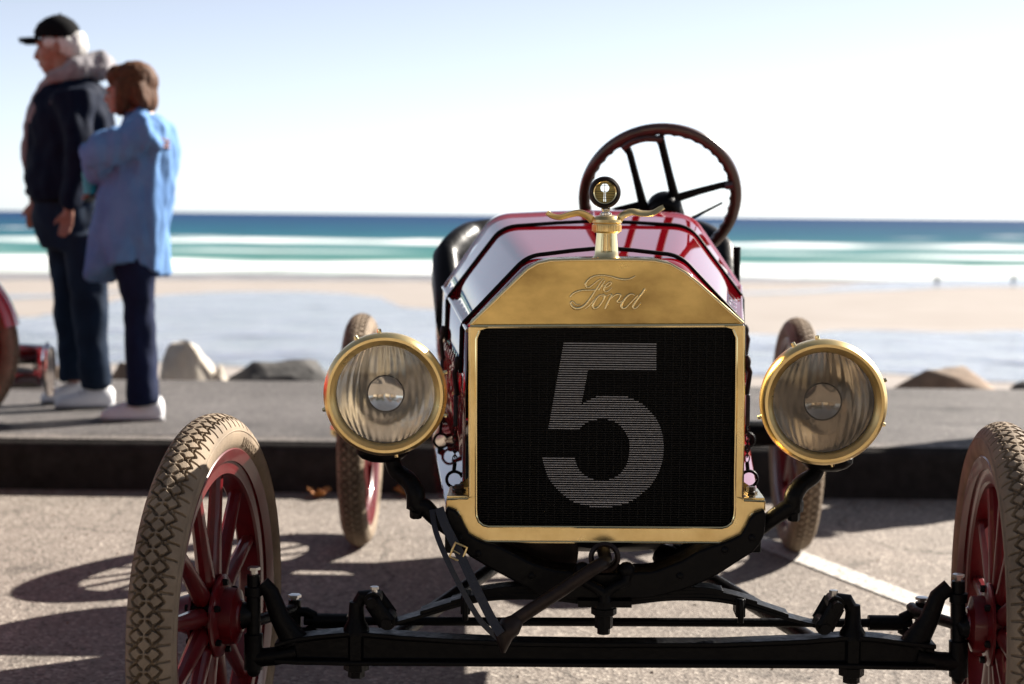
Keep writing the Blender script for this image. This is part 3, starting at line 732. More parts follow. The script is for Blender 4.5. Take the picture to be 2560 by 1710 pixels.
# centre hinge
mb = MB(); mb.tube([hood_shift(Vector((0, y, hood_sec(y)[12].z + .001))) for y in ysec], .0035, 8); mb.build('hinge', 'red', hood)
for s in (-1, 1):
    mb = MB(); mb.tube([hood_shift(Vector((s*hood_sec(y)[-1].x, y, hood_sec(y)[-1].z))) for y in ysec], .004, 8); mb.build('hinge', 'red', hood)
    # side panel with louvres
    secs = []
    for y in ysec:
        c_ = hood_sec(y)[-1]; secs.append([hood_shift(Vector((s*c_.x, y, c_.z - .004))), hood_shift(Vector((s*(c_.x+.004), y, .80))), hood_shift(Vector((s*(c_.x+.004), y, .612)))])
    sp_ = open_loft(secs).build('bonnet_side', 'red', hood, smooth=40); sp_.modifiers.new('thick', 'SOLIDIFY').thickness = .002
    for i in range(10):
        y = .26 + .063*i; c_ = hood_sec(y)[-1]; mb = MB(); rings = []
        for q_ in range(9):
            t = q_/8; zz = .66 + .20*t; bul = .011*math.sin(PI*t)**.5
            base = hood_shift(Vector((s*(c_.x + .002), y, zz)))
            rings.append([base + Vector((0, -.012, 0)), base + Vector((s*bul, .004, 0)), base + Vector((s*bul*.9, .014, 0)), base + Vector((0, .020, 0))])
        mb.rings(rings); mb.build('louvre', 'red', hood, smooth=50)
# sill aprons along the frame
for s in (-1, 1):
    rings = []
    for y in (.10, .4, .7, 1.0, 1.5):
        t = min(1.2, (y - .1)/.9); xo = .302 + .08*t; xi = .252 + .105*t; z = .600
        rings.append([hood_shift(Vector((s*xi, y, z+.012))), hood_shift(Vector((s*(xo-.012), y, z))), hood_shift(Vector((s*xo, y, z-.006))), hood_shift(Vector((s*xo, y, z-.075))), hood_shift(Vector((s*xi, y, z-.075)))])
    mb = MB(); mb.rings(rings); mb.build('sill_apron', 'red', car, smooth=40, bevel=.002)
# hold-down straps with their hooks, chains and rings
for y in (.21, .745):
    mb = MB(); q = [hood_shift(p) + Vector((0, 0, .0035 + (.012 if y < .5 else .004)*max(0, 1 - abs(p.x)/.16))) for p in hood_sec(y)]
    l0, r0 = q[0].copy(), q[-1].copy()
    q = [l0 + Vector((-.006, 0, -.10))] + [l0 + Vector((-.004, 0, -.01))] + q + [r0 + Vector((.004, 0, -.01))] + [r0 + Vector((.006, 0, -.10))]
    mb.tube(q, .0042, 8); st = mb.build('hold_down_strap', 'satin', car, smooth=60)
    for p, s in ((l0, -1), (r0, 1)):
        x = p.x + s*.012
        mb = MB(); mb.tube([(x - s*.006, y, p.z-.07), (x + s*.006, y, p.z-.10), (x, y, p.z-.145)], .0055, 8); mb.ball((x, y, p.z-.08), (.008, .008, .014)); mb.build('hook', 'rust', st)
        mb = MB(); mb.box((x + s*.003, y, p.z-.175), (.008, .020, .062)); mb.build('tab', 'strap', st, bevel=.002)
        mb = MB()
        for i in range(7):
            zc = p.z - .212 - i*.010; rot = Matrix.Rotation(PI/2*(i % 2), 3, 'Z')
            mb.tube([Vector((x + s*.004, y, zc)) + rot @ Vector((.0045*math.cos(t), 0, .008*math.sin(t))) for t in [2*PI*j/10 for j in range(10)]], .0014, 6, closed=True)
        mb.build('chain', 'rust', st)
        mb = MB(); zb = hood_shift(Vector((x, y, .600))).z
        mb.tube([Vector((x + s*.006 + .002, y - .004, zb + .024)) + Vector((.016*math.cos(t), 0, .016*math.sin(t))) for t in [2*PI*j/20 for j in range(20)]], .0032, 8, closed=True)
        mb.box((x + s*.006, y, zb + .002), (.012, .02, .012)); mb.build('ring', 'satin', st)
        mb = MB(); mb.tube([(x + s*.004, y, p.z-.28), (x + s*.006, y, zb + .038)], .004, 8); mb.build('tension_rod', 'satin', st)

# ---- headlamps ------------------------------------------------------
def headlamp(px, py, rpx, lens_m, pts, jnt, yaw):
    c = P(px, py, -.03); k = 1/(FPX/(3.33)); rr = rpx*k; rl = rr*.79
    m = Matrix.Rotation(yaw, 3, 'Z')
    mb = MB(); mb.lathe([(rr*.965, .034), (rr*.93, .040), (rr*.86, .062), (rr*.68, .098), (rr*.42, .128), (rr*.15, .142), (0, .144), (0, .141), (rr*.14, .139), (rr*.40, .125), (rr*.66, .095), (rr*.84, .060), (rr*.91, .038), (rr*.94, .032)], 56, o=c, mtx=m, closed=True)
    lamp = mb.build('headlamp', 'black', car)
    mb = MB(); mb.lathe([(rl, .006), (rl+.001, -.001), (rl+.006, -.006), (rr*.885, -.0125), (rr*.93, -.0125), (rr*.975, -.006), (rr*.995, .004), (rr, .012), (rr*.985, .016), (rr*.985, .034), (rr*.95, .036), (rr*.93, .010), (rl+.002, .009)], 72, o=c, mtx=m, closed=True)
    mb.build('rim', 'brass', lamp, smooth=40)
    # fluted lens
    mb = MB(); n = 40; rings = []
    NV = 60
    for front in (0, 1):
        for i in range(NV+1):
            for j in range(NV+1):
                u = -1 + 2*i/NV; v = -1 + 2*j/NV
                x = u*math.sqrt(1 - v*v/2); z = v*math.sqrt(1 - u*u/2); r2 = x*x + z*z
                bul = -.004*(1 - r2); fl = .00038*math.sin(u*40 + .8*math.sin(u*9))*min(1, max(0, (r2 - .13)/.06)) if front == 0 else 0
                y = (.003 + bul) if front else (.0075 + bul + fl)
                mb.v.append(tuple(m @ Vector((x*rl*1.003, y, z*rl*1.003)) + c))
    q = (NV+1)
    mb.f += [(i*q+j, i*q+j+1, (i+1)*q+j+1, (i+1)*q+j) for i in range(NV) for j in range(NV)]
    o2 = q*q; mb.f += [(o2+i*q+j, o2+(i+1)*q+j, o2+(i+1)*q+j+1, o2+i*q+j+1) for i in range(NV) for j in range(NV)]
    edge = [(i, 0) for i in range(NV)] + [(NV, j) for j in range(NV)] + [(NV-i, NV) for i in range(NV)] + [(0, NV-j) for j in range(NV)]
    ed = [a*q+b for a, b in edge]
    mb.f += [(ed[i], ed[(i+1) % len(ed)], o2+ed[(i+1) % len(ed)], o2+ed[i]) for i in range(len(ed))]
    mb.build('lens', lens_m, lamp, smooth=40)
    mb = MB(); mb.lathe([(rl*1.0*math.sqrt(t), .014 + .062*(1-t)) for t in (1, .93, .86, .78, .7, .6, .5, .4, .3, .2, .12, .06, .02)], 48, o=c, mtx=m)
    mb.f = mb.f[:-1]; mb.f = [f for f in mb.f if len(f) == 4]; mb.build('reflector', 'silver', lamp, smooth=80)
    mb = MB(); mb.lathe([(rl*.36*t, .020 + .010*(1 - t*t)) for t in (1, .9, .75, .6, .45, .3, .15, .0)], 36, o=c, mtx=m); mb.f = [f for f in mb.f if len(f) == 4]; mb.build('inner_mirror', 'silver', lamp, smooth=80)
    mb = MB(); mb.lathe([(rl*.355, .019), (rl*.385, .019), (rl*.385, .024), (rl*.355, .024)], 36, o=c, mtx=m, closed=True); mb.build('mirror_ring', 'rust', lamp)
    mb = MB(); mb.ball(c + m @ Vector((0, .048, 0)), .013, 14); mb.tube([c + m @ Vector((0, .055, 0)), c + m @ Vector((0, .085, 0))], .010, 12); mb.build('bulb', 'bulb', lamp)
    for t in (R(20), R(96), R(118), R(195), R(-80), R(-20)):
        MB().lathe([(0, .006), (.0035, .005), (.0042, .001), (.0042, -.003), (0, -.003)], 8, o=c + m @ Vector(((rr+.001)*math.cos(t), .018, (rr+.001)*math.sin(t))), mtx=m @ Matrix.Rotation(-t + PI/2, 3, 'Y') @ Matrix.Rotation(PI/2, 3, 'X')).build('rim_screw', 'brass_bright', lamp)
    # black fork and bracket
    mb = MB(); q = catmull([P(*p) for p in pts], 6); mb.tube(q, [.014 + .004*math.sin(PI*i/(len(q)-1)) for i in range(len(q))], 12)
    s = 1 if px > 1500 else -1
    mb.ball(P(px + s*8, py + rpx*.90, .045), (.05, .03, .022), 14)
    mb.build('bracket', 'black', lamp)
    a = P(*jnt); mb = MB(); mb.lathe([(0, -.026), (.010, -.026), (.012, -.022), (.012, -.010), (.018, -.008), (.018, .012), (.013, .014), (.013, .020), (0, .021)], 6, o=a, axis='Z'); mb.build('clamp_nut', 'black', lamp)
    return lamp
headlamp(963, 987, 157, 'lens', [(978, 1140, .05), (990, 1175, .045), (1022, 1202, .03), (1038, 1232, .02), (1042, 1262, .02), (1062, 1268, .02), (1090, 1296, .02), (1125, 1325, .03)], (1040, 1262, .02), R(2))
headlamp(2060, 1007, 160, 'lens_dirty', [(2046, 1160, .05), (2034, 1188, .045), (2002, 1212, .03), (1984, 1240, .02), (1982, 1262, .02), (1960, 1276, .02), (1925, 1300, .02), (1895, 1325, .03)], (1985, 1268, .02), R(-1.5))

# ---- front cross member, spring, axle -------------------------------
up = [(1118, 1268), (1146, 1279), (1158, 1308), (1172, 1335), (1200, 1352), (1252, 1368), (1329, 1408), (1388, 1426), (1464, 1432), (1516, 1433), (1631, 1430), (1704, 1403), (1749, 1376), (1808, 1357), (1850, 1340), (1868, 1312), (1878, 1286), (1911, 1274)]
lo = [(1112, 1284), (1118, 1310), (1128, 1335), (1140, 1358), (1171, 1390), (1225, 1422), (1284, 1453), (1351, 1489), (1419, 1498), (1516, 1500), (1622, 1498), (1713, 1475), (1785, 1444), (1848, 1403), (1885, 1380), (1905, 1355), (1913, 1330), (1915, 1290)]
nn = 40
upr = resample([xz(a, b, -.02) for a, b in up], nn); lor = resample([xz(a, b, -.02) for a, b in lo], nn)
mb = ribbon(upr, lor, -.02, .06); mb.build('cross_member', 'black', car, smooth=40, bevel=.004)
riv = MB().ball((0, 0, 0), (.007, .004, .007), 10).mesh('rivet')
for a, b in ((1150, 1345), (1195, 1385), (1880, 1345), (1812, 1375), (1330, 1440), (1700, 1440)): link('rivet', riv, 'black', car).location = P(a, b, -.021)
# chassis side rails and the engine pan
for s in (-1, 1):
    mb = MB(); rings = []
    for y in (.04, .5, 1.2, 2.0, 2.75): rings.append([(s*.262, y, .575), (s*.30, y, .575), (s*.30, y, .50), (s*.262, y, .50)])
    mb.rings(rings); mb.map(B); mb.build('chassis_rail', 'black', car, smooth=0, bevel=.003)
mb = MB(); rings = []
for y, wd, zt, zb in ((.13, .05, .53, .49), (.17, .13, .56, .475), (.5, .16, .56, .44), (.72, .17, .57, .40), (1.0, .17, .57, .34), (1.25, .13, .57, .36), (1.32, .04, .52, .42)):
    rings.append([(wd*math.copysign(abs(math.cos(t))**.6, math.cos(t)), y, (zt+zb)/2 + (zt-zb)/2*math.copysign(abs(math.sin(t))**.6, math.sin(t))) for t in [2*PI*j/20 for j in range(20)]])
mb.rings(rings); mb.build('oil_pan', 'satin', car, smooth=50)
mb = MB(); mb.tube([P(1700, 1362, .25), P(1692, 1400, .25), P(1665, 1420, .22)], .014, 10); mb.tube([P(1740, 1350, .2), P(1668, 1405, .2)], .010, 10); mb.ball(P(1668, 1395, .22), (.03, .03, .026)); mb.build('hose', 'satin', car)
mb = MB(); mb.lathe([(0, .12), (.06, .12), (.075, .13), (.075, .16), (.06, .17), (0, .17)], 28, o=(P(1350, 1360, .15).x, 0, P(1350, 1375, .15).z)); mb.build('fan_pulley', 'rust', car)
# engine block, to close the view under the bonnet
mb = MB(); mb.box((0, .62, .74), (.26, .78, .36)); mb.build('engine_block', 'satin', car, smooth=0, bevel=.02)

YS = .012
leaves = [([(968, 1562), (1060, 1536), (1200, 1498), (1350, 1492), (1516, 1508), (1680, 1494), (1820, 1502), (1960, 1542), (2050, 1566)], .0058),
          ([(1052, 1529), (1200, 1489), (1350, 1484), (1516, 1500), (1680, 1486), (1820, 1492), (1968, 1536)], .0058),
          ([(1128, 1503), (1240, 1478), (1350, 1475), (1516, 1492), (1680, 1478), (1790, 1480), (1890, 1504)], .0058),
          ([(1195, 1478), (1280, 1467), (1380, 1466), (1516, 1484), (1660, 1470), (1760, 1470), (1806, 1478)], .0058)]
for pts, th in leaves:
    q = catmull([P(a, b, YS) for a, b in pts], 6); up_ = [(p.x, p.z + th) for p in q]; lo_ = [(p.x, p.z - th*.2) for p in q]
    ribbon(up_, lo_, YS-.022, YS+.022).build('spring_leaf', 'black', car, smooth=30, bevel=.001)
for a, b in ((1165, 1505), (1848, 1512)):
    mb = MB(); p = P(a, b, YS); mb.box(p, (.018, .056, .036)); mb.tube([p + Vector((0, -.03, .018)), p + Vector((0, -.03, -.028))], .006, 8); mb.build('spring_clip', 'black', car, bevel=.002)

beam = [(690, 1602, 1652), (742, 1588, 1655), (800, 1580, 1656), (890, 1572, 1658), (1000, 1582, 1658), (1150, 1591, 1659), (1300, 1597, 1660), (1516, 1600, 1662), (1800, 1600, 1663), (2010, 1592, 1664), (2130, 1582, 1665), (2200, 1588, 1667), (2270, 1598, 1668), (2335, 1605, 1668)]
rings = []
for x, a, b in beam:
    p1, p2 = P(x, a, 0), P(x, b, 0); zt, zb = p1.z, p2.z; fl = .008; wf, ww = .022, .009
    rings.append([(p1.x, -wf, zt), (p1.x, wf, zt), (p1.x, wf, zt-fl), (p1.x, ww, zt-fl-.004), (p1.x, ww, zb+fl+.004), (p1.x, wf, zb+fl), (p1.x, wf, zb), (p1.x, -wf, zb), (p1.x, -wf, zb+fl), (p1.x, -ww, zb+fl+.004), (p1.x, -ww, zt-fl-.004), (p1.x, -wf, zt-fl)])
mb = MB(); mb.rings(rings); axle = mb.build('front_axle', 'black', car, smooth=30, bevel=.0015)
def knuckle(s, arm, kp, cap_px, lowarm, stub):
    mb = MB(); q = [P(*p) for p in arm]; mb.tube(q, [.021, .0145, .0125, .012][:len(q)], 12, flat=1.3)
    q = [P(*p) for p in lowarm]; mb.tube(q, .018, 12)
    mb.build('yoke', 'black', axle, smooth=50)
    a, b = P(*kp[0]), P(*kp[1]); mb = MB()
    mb.tube([a, a.lerp(b, .12), a.lerp(b, .13), a.lerp(b, .22), a.lerp(b, .23), a.lerp(b, .62), a.lerp(b, .63), b], [.0125, .0125, .017, .017, .0135, .0135, .018, .018], 16)
    mb.ball(b, (.014, .014, .016), 12)
    p = P(*stub); mb.tube([p, Vector((s*.675, .0, RT)), Vector((s*.695, .0, RT))], [.016, .026, .03], 16)
    mb.tube([p + Vector((-s*.005, 0, -.01)), p + Vector((-s*.06, .10, -.012)), p + Vector((-s*.06, .14, -.012))], .011, 10)
    mb.build('kingpin', 'black', axle, smooth=50)
    mb = MB(); p = P(*cap_px); mb.lathe([(0, -.008), (.007, -.008), (.007, .002), (.012, .003), (.012, .008), (0, .009)], 6, o=p, axis='Z'); mb.build('oiler_cap', 'steel', axle, smooth=30)
knuckle(-1, [(738, 1604, 0), (700, 1545, 0), (676, 1480, 0), (655, 1458, 0)], [(634, 1436, 0), (634, 1672, 0)], (635, 1428, 0), [(742, 1630, 0), (690, 1640, 0), (636, 1645, 0)], (630, 1540, 0))
knuckle(1, [(2283, 1612, 0), (2322, 1550, 0), (2345, 1490, 0), (2374, 1466, 0)], [(2396, 1452, 0), (2396, 1690, 0)], (2396, 1446, 0), [(2290, 1640, 0), (2340, 1652, 0), (2392, 1655, 0)], (2398, 1548, 0))
def perch(x, ytop, ybase, hook, sh_a, sh_b, cap_px, ynut, s):
    mb = MB(); a = P(x, ybase, 0); b = P(x, ytop, 0)
    mb.lathe([(0, a.z-.01), (.026, a.z-.008), (.024, a.z+.004), (.016, a.z+.018), (.0135, b.z), (0, b.z+.004)], 16, o=(a.x, 0, 0), axis='Z')
    mb.tube([b + Vector((0, 0, -.012)), P(*hook[0]), P(*hook[1])], [.013, .0125, .014], 12)
    c_ = P(x, ynut, 0); mb.lathe([(0, a.z-.01), (.020, a.z-.01), (.020, c_.z+.030), (.024, c_.z+.030), (.024, c_.z+.014), (.016, c_.z+.012), (.016, c_.z), (0, c_.z)], 6, o=(a.x, 0, 0), axis='Z')
    mb.build('spring_perch', 'black', axle, smooth=30)
    p, q = P(*sh_a), P(*sh_b); mb = MB()
    for dy in (-.030, .030): mb.tube([p + Vector((0, dy, 0)), q + Vector((0, dy, 0))], [.016, .017], 12, flat=.45, up=(0, 1, 0))
    for c_ in (p, q): mb.tube([c_ + Vector((0, -.042, 0)), c_ + Vector((0, .042, 0))], .010, 10); mb.tube([c_ + Vector((0, -.022, 0)), c_ + Vector((0, .022, 0))], .016, 14)
    mb.build('shackle', 'black', axle, smooth=50)
    p = P(*cap_px); mb = MB(); mb.tube([p + Vector((0, 0, -.020)), p], .0055, 8); mb.lathe([(0, 0), (.0085, 0), (.0085, .005), (0, .006)], 6, o=p, axis='Z'); mb.build('oiler_cap', 'steel', axle, smooth=30)
perch(891, 1504, 1573, [(905, 1490, 0), (930, 1492, 0)], (934, 1496, 0), (970, 1548, 0), (936, 1473, -.01), 1692, -1)
perch(2131, 1512, 1585, [(2118, 1500, 0), (2090, 1500, 0)], (2086, 1506, 0), (2056, 1560, 0), (2084, 1482, -.01), 1706, 1)
# tie rod with its clevises, and the wishbone
mb = MB(); a, b = P(760, 1552, .13), P(2280, 1558, .13); mb.tube([a, b], .0088, 12)
for p, s in ((a, 1), (b, -1)):
    mb.tube([p + Vector((s*.02, 0, 0)), p + Vector((s*.085, 0, 0))], .0155, 8)
    for dz in (-.022, .018): mb.tube([p + Vector((s*.022, 0, dz*.5)), p + Vector((s*.005, 0, dz)), p + Vector((-s*.02, 0, dz))], .010, 8)
    mb.tube([p + Vector((-s*.018, 0, -.03)), p + Vector((-s*.018, 0, .042))], .0125, 10)
tie = mb.build('tie_rod', 'black', car, smooth=50)
for p, s in ((a, 1), (b, -1)):
    mb = MB(); mb.lathe([(0, .03), (.008, .03), (.008, .046), (.013, .047), (.013, .052), (0, .053)], 6, o=p + Vector((-s*.018, 0, 0)), axis='Z'); mb.build('oiler_cap', 'steel', tie, smooth=30)
for x in (891, 2131):
    p = P(x, 1668, .0); mb = MB(); mb.tube([p + Vector((0, .01, -.005)), p + Vector((0, .05, -.004)), Vector((math.copysign(.04, p.x), 1.15, .37))], [.014, .016, .016], 12); mb.build('radius_rod', 'black', car, smooth=50)

# ---- crank, its strap and the centre fittings -----------------------
mb = MB(); c = P(1511, 1392, -.03)
mb.lathe([(.020, .02), (.028, .0), (.030, -.006), (.024, -.010), (.020, -.006)], 24, o=c, closed=True); brg = mb.build('crank_bearing', 'rust', car)
mb = MB(); q = catmull([c + Vector((0, .05, 0)), c + Vector((0, -.03, -.002)), P(1490, 1418, -.09), P(1400, 1478, -.10), P(1290, 1550, -.10), P(1268, 1570, -.105)], 6)
mb.tube(q, [.0125]*len(q), 14)
mb.tube([P(1296, 1548, -.10), P(1275, 1566, -.105), P(1258, 1590, -.11), P(1258, 1632, -.115)], [.015, .026, .023, .005], 14, flat=.8)
crank = mb.build('starting_crank', 'rust', car, smooth=60)
mb = MB()
def belt(pts, wd, th):
    q = catmull([P(*p) for p in pts], 5); rings = []
    for i, p in enumerate(q):
        t = (q[min(len(q)-1, i+1)] - q[max(0, i-1)]).normalized(); s = t.cross(Vector((0, 1, 0))).normalized(); n_ = s.cross(t)
        rings.append([p + s*wd + n_*th, p - s*wd + n_*th, p - s*wd - n_*th, p + s*wd - n_*th])
    return rings
mb.rings(belt([(1098, 1270, -.02), (1112, 1310, -.035), (1146, 1378, -.06), (1185, 1460, -.09), (1225, 1540, -.115), (1252, 1585, -.135)], .0085, .0018))
mb.rings(belt([(1080, 1275, .0), (1090, 1330, -.03), (1118, 1400, -.06), (1153, 1470, -.08), (1200, 1550, -.10), (1250, 1600, -.115)], .0050, .0018))
strap = mb.build('crank_strap', 'strap', car, smooth=30)
mb = MB(); p = P(1146, 1380, -.066); rot = Matrix.Rotation(R(22), 3, 'Y')
mb.tube([p + rot @ Vector(v) for v in ((-.0115, 0, .014), (0, -.002, .0145), (.0115, 0, .014), (.012, 0, 0), (.0115, 0, -.014), (0, -.002, -.0145), (-.0115, 0, -.014), (-.012, 0, 0))], .0022, 8, closed=True)
mb.tube([p + rot @ Vector((-.011, -.002, 0)), p + rot @ Vector((.004, -.003, -.002))], .0013, 6); mb.build('buckle', 'brass', strap)
# centre U-bolt, shackle hook and drain below the cross member
mb = MB()
for s in (-1, 1):
    mb.tube([P(1511 + s*58, 1428, -.03), P(1511 + s*52, 1455, -.035), P(1511 + s*20, 1470, -.04), P(1512, 1485, -.04), P(1512, 1505, -.04)], [.010, .010, .010, .012, .013], 10)
    mb.ball(P(1511 + s*55, 1425, -.03), (.016, .014, .016))
mb.lathe([(0, 0), (.020, 0), (.020, -.014), (.024, -.015), (.024, -.026), (.017, -.028), (.017, -.052), (.012, -.053), (.012, -.064), (0, -.064)], 8, o=P(1510, 1500, -.02), axis='Z')
mb.box(P(1511, 1503, -.01), (.10, .05, .012))
mb.build('spring_clamp', 'black', car, smooth=40)

# ---- steering wheel, levers, column ----------------------------------
SY = 1.33; scn = P(1650, 494, SY); k = 1/(FPX/(SY+3.36)); ang = R(27)
ux = Vector((1, 0, 0)); uy = Vector((0, -math.sin(ang), math.cos(ang))); un = Vector((0, math.cos(ang), math.sin(ang)))
def SW(a, b, n_=0): return scn + ux*a + uy*b + un*n_
Rw = 188*k
mb = MB(); N = 120; rings = []
for i in range(N):
    t = 2*PI*i/N; sc_ = 1 + (.10*math.cos(t*34) if True else 0); pc = SW(Rw*math.cos(t), Rw*math.sin(t)); d_ = ux*math.cos(t) + uy*math.sin(t)
    ring = []
    for j in range(14):
        q = 2*PI*j/14; rin = .0155 if math.cos(q) > -.2 else .0155*(1 + .13*math.cos(t*40))
        ring.append(pc + d_*math.cos(q)*rin + un*math.sin(q)*.0135)
    rings.append(ring)
mb.rings(rings, closed=True); swo = mb.build('steering_wheel', 'wood', car, smooth=80)
def pxs(px, py): # photo pixel -> steering-wheel plane coordinates
    d = TINV @ ray(px, py); t = (scn - CL).dot(un)/d.dot(un); p = CL + d*t - scn; return (p.dot(ux), p.dot(uy))
def arm(pts, rad, n_=0):
    mb = MB(); q = [SW(*pxs(a, b), n_ + o_) for a, b, o_ in pts]; mb.tube(q, rad, 10, flat=.8, up=tuple(un)); return mb
hub0 = SW(*pxs(1660, 505), -.035)
arm([(1562, 362, 0), (1575, 385, 0), (1590, 440, -.01), (1612, 520, -.03)], [.012, .009, .0095, .013]).build('spoke', 'satin', swo)
arm([(1648, 342, 0), (1655, 362, 0), (1672, 430, -.01), (1698, 530, -.03)], [.013, .010, .0105, .014]).build('spoke', 'satin', swo)
arm([(1832, 460, 0), (1800, 464, 0), (1745, 474, -.01), (1690, 486, -.02)], [.012, .009, .010, .012]).build('spoke', 'satin', swo)
arm([(1470, 560, 0), (1540, 522, -.01), (1608, 502, -.02)], [.010, .010, .012]).build('spoke', 'satin', swo)
q = catmull([SW(*pxs(a, b), -.012) for a, b in ((1556, 366), (1580, 350), (1615, 341), (1655, 343))], 6); mb = MB(); mb.tube(q, .009, 10); mb.build('rim_plate', 'wood', swo)
q = [SW(*pxs(a, b), -.010) for a, b in ((1812, 462), (1832, 458))]; mb = MB(); mb.tube(q, [.008, .013], 10); mb.build('rim_plate', 'wood', swo)
mb = MB(); axm = Matrix((ux, un, uy)).transposed()
mb.lathe([(0, .02), (.035, .018), (.045, .0), (.045, -.03), (.038, -.045), (.030, -.05), (0, -.05)], 28, o=SW(*pxs(1660, 512), -.01), mtx=axm); mb.build('hub', 'black', swo)
mb = MB(); h_ = SW(*pxs(1660, 512), -.03); mb.tube([h_, h_ - un*.35, h_ - un*.62], .016, 14); mb.build('column', 'black', swo)
mb = MB(); mb.tube([SW(*pxs(1700, 545), -.05), SW(*pxs(1718, 527), -.05), SW(*pxs(1802, 484), -.05)], [.004, .0045, .0028], 8); mb.ball(SW(*pxs(1718, 527), -.05), .007, 8); mb.build('throttle_lever', 'satin', swo)

# ---- seat, tail and rear running gear --------------------------------
def seat_sheet(thick, zoff):
    secs = []
    N = 72
    for i in range(N+1):
        t = -R(105) + 2*R(105)*i/N           # 0 = straight back
        a = abs(t)/R(105); zt = 1.075 - .02*a - .18*a**5; pl = .014*abs(math.sin(t*6.5))**.6; ring = []
        for j in range(11):
            v = j/10; z = .60 + (zt-.60)*v; fl = .86 + .16*v - .10*max(0, v-.8)*5*.4
            rx, ry = .395*fl + .02, .30*fl
            r_ = 1 - (pl + thick)/.4
            ring.append(Vector((math.sin(t)*rx*r_, 1.62 + math.cos(t)*ry*r_, z)))
        secs.append(ring)
    return secs
outer = seat_sheet(-.02, 0); inner = seat_sheet(.05, 0); mb = MB(); rings = []
for o_, i_ in zip(outer, inner):
    topm = (o_[-1] + i_[-1])/2 + Vector((0, 0, .030)); rings.append([B(p) for p in o_] + [B(o_[-1].lerp(topm, .6) + Vector((0,0,.010))), B(topm), B(i_[-1].lerp(topm, .6) + Vector((0,0,.010)))] + [B(p) for p in i_[::-1]])
mb.rings(rings); seat = mb.build('seat', 'leather', car, smooth=60, label='black leather tub seat behind the bonnet')
mb = MB(); mb.box((0, 1.60, .645), (.74, .42, .13)); mb.build('cushion', 'leather', seat, bevel=.03)
mb = MB(); rings = []
for y, wd, zt in ((1.2, .36, .60), (1.5, .40, .60), (2.0, .38, .60), (2.6, .30, .60)):
    rings.append([(-wd, y, zt), (wd, y, zt), (wd, y, zt-.04), (-wd, y, zt-.04)])
mb.rings(rings); mb.map(B); mb.build('floor_pan', 'red', car, bevel=.004)
mb = MB(); mb.lathe([(0, -.43), (.17, -.43), (.2, -.41), (.2, .41), (.17, .43), (0, .43)], 36, o=(0, 2.14, .82), axis='X'); mb.build('fuel_tank', 'red', car)
mb = MB(); mb.tube([(-.66, 2.54, RT), (-.2, 2.54, RT), (0, 2.54, RT), (.2, 2.54, RT), (.66, 2.54, RT)], [.04, .05, .14, .05, .04], 20); mb.build('rear_axle', 'black', car)
mb = MB(); q = catmull([(-.55, 2.54, .40), (-.3, 2.5, .52), (0, 2.48, .56), (.3, 2.5, .52), (.55, 2.54, .40)], 6); ribbon([(p.x, p.z+.012) for p in q], [(p.x, p.z-.012) for p in q], 2.46, 2.51, mb); mb.build('rear_spring', 'black', car)
p = P(1842, 652, 1.3); mb = MB(); mb.tube([Vector((p.x, 1.35, .58)), Vector((p.x, 1.32, .8)), P(1842, 690, 1.3), P(1842, 617, 1.3)], [.010, .010, .0085, .0105], 10); mb.build('brake_lever', 'satin', car)

# ================================================================== PEOPLE
def fold(seed, amp, sc_=(9, 9, 4)):
    def f(co, n): 
        q = Vector((co.x*sc_[0], co.y*sc_[1], co.z*sc_[2] + seed)); 
        v = noise.noise(q) + .5*noise.noise(q*2.3)
        return co + n*amp*v
    return f
def hand(mb, wrist, down, fwd, side, k=1.0, curl=.5):
    """palm, four fingers of unequal length and a thumb, hanging from the wrist"""
    down, fwd, side = Vector(down).normalized(), Vector(fwd).normalized(), Vector(side).normalized()
    pal = wrist + down*.05*k
    m = Matrix((fwd, side, down)).transposed()
    mb.ball(pal, (.043*k, .017*k, .055*k), 14, m)
    mb.tube([wrist - down*.05, wrist, pal], [.027*k, .025*k, .026*k], 10)
    for i, (off, ln) in enumerate(((.030, .070), (.010, .080), (-.011, .075), (-.031, .058))):
        a = wrist + down*.085*k + fwd*off*k; b = a + down*ln*.5*k + side*.008; c_ = b + (down*(1-curl) + side*.6*curl*0 - fwd*.0 + side*curl).normalized()*ln*.5*k
        mb.tube([a - down*.02, a, b, c_], [.0095*k, .0095*k, .0088*k, .0075*k], 8); mb.ball(c_, .0076*k, 8)
    a = wrist + down*.03*k + fwd*.032*k; b = a + (down*.6 + fwd*.6 + side*.2).normalized()*.04*k; c_ = b + (down*.9 + fwd*.2 + side*.3).normalized()*.032*k
    mb.tube([a - fwd*.02, a, b, c_], [.012*k, .012*k, .0105*k, .009*k], 8); mb.ball(c_, .009*k, 8)
def ring(c, rx, ry, n=20, tilt=0, pw=1.0):
    out = []
    for j in range(n):
        t = 2*PI*j/n; cx = math.copysign(abs(math.cos(t))**pw, math.cos(t)); sy = math.copysign(abs(math.sin(t))**pw, math.sin(t))
        out.append(Vector((c.x + rx*cx, c.y + ry*sy, c.z + tilt*rx*cx)))
    return out
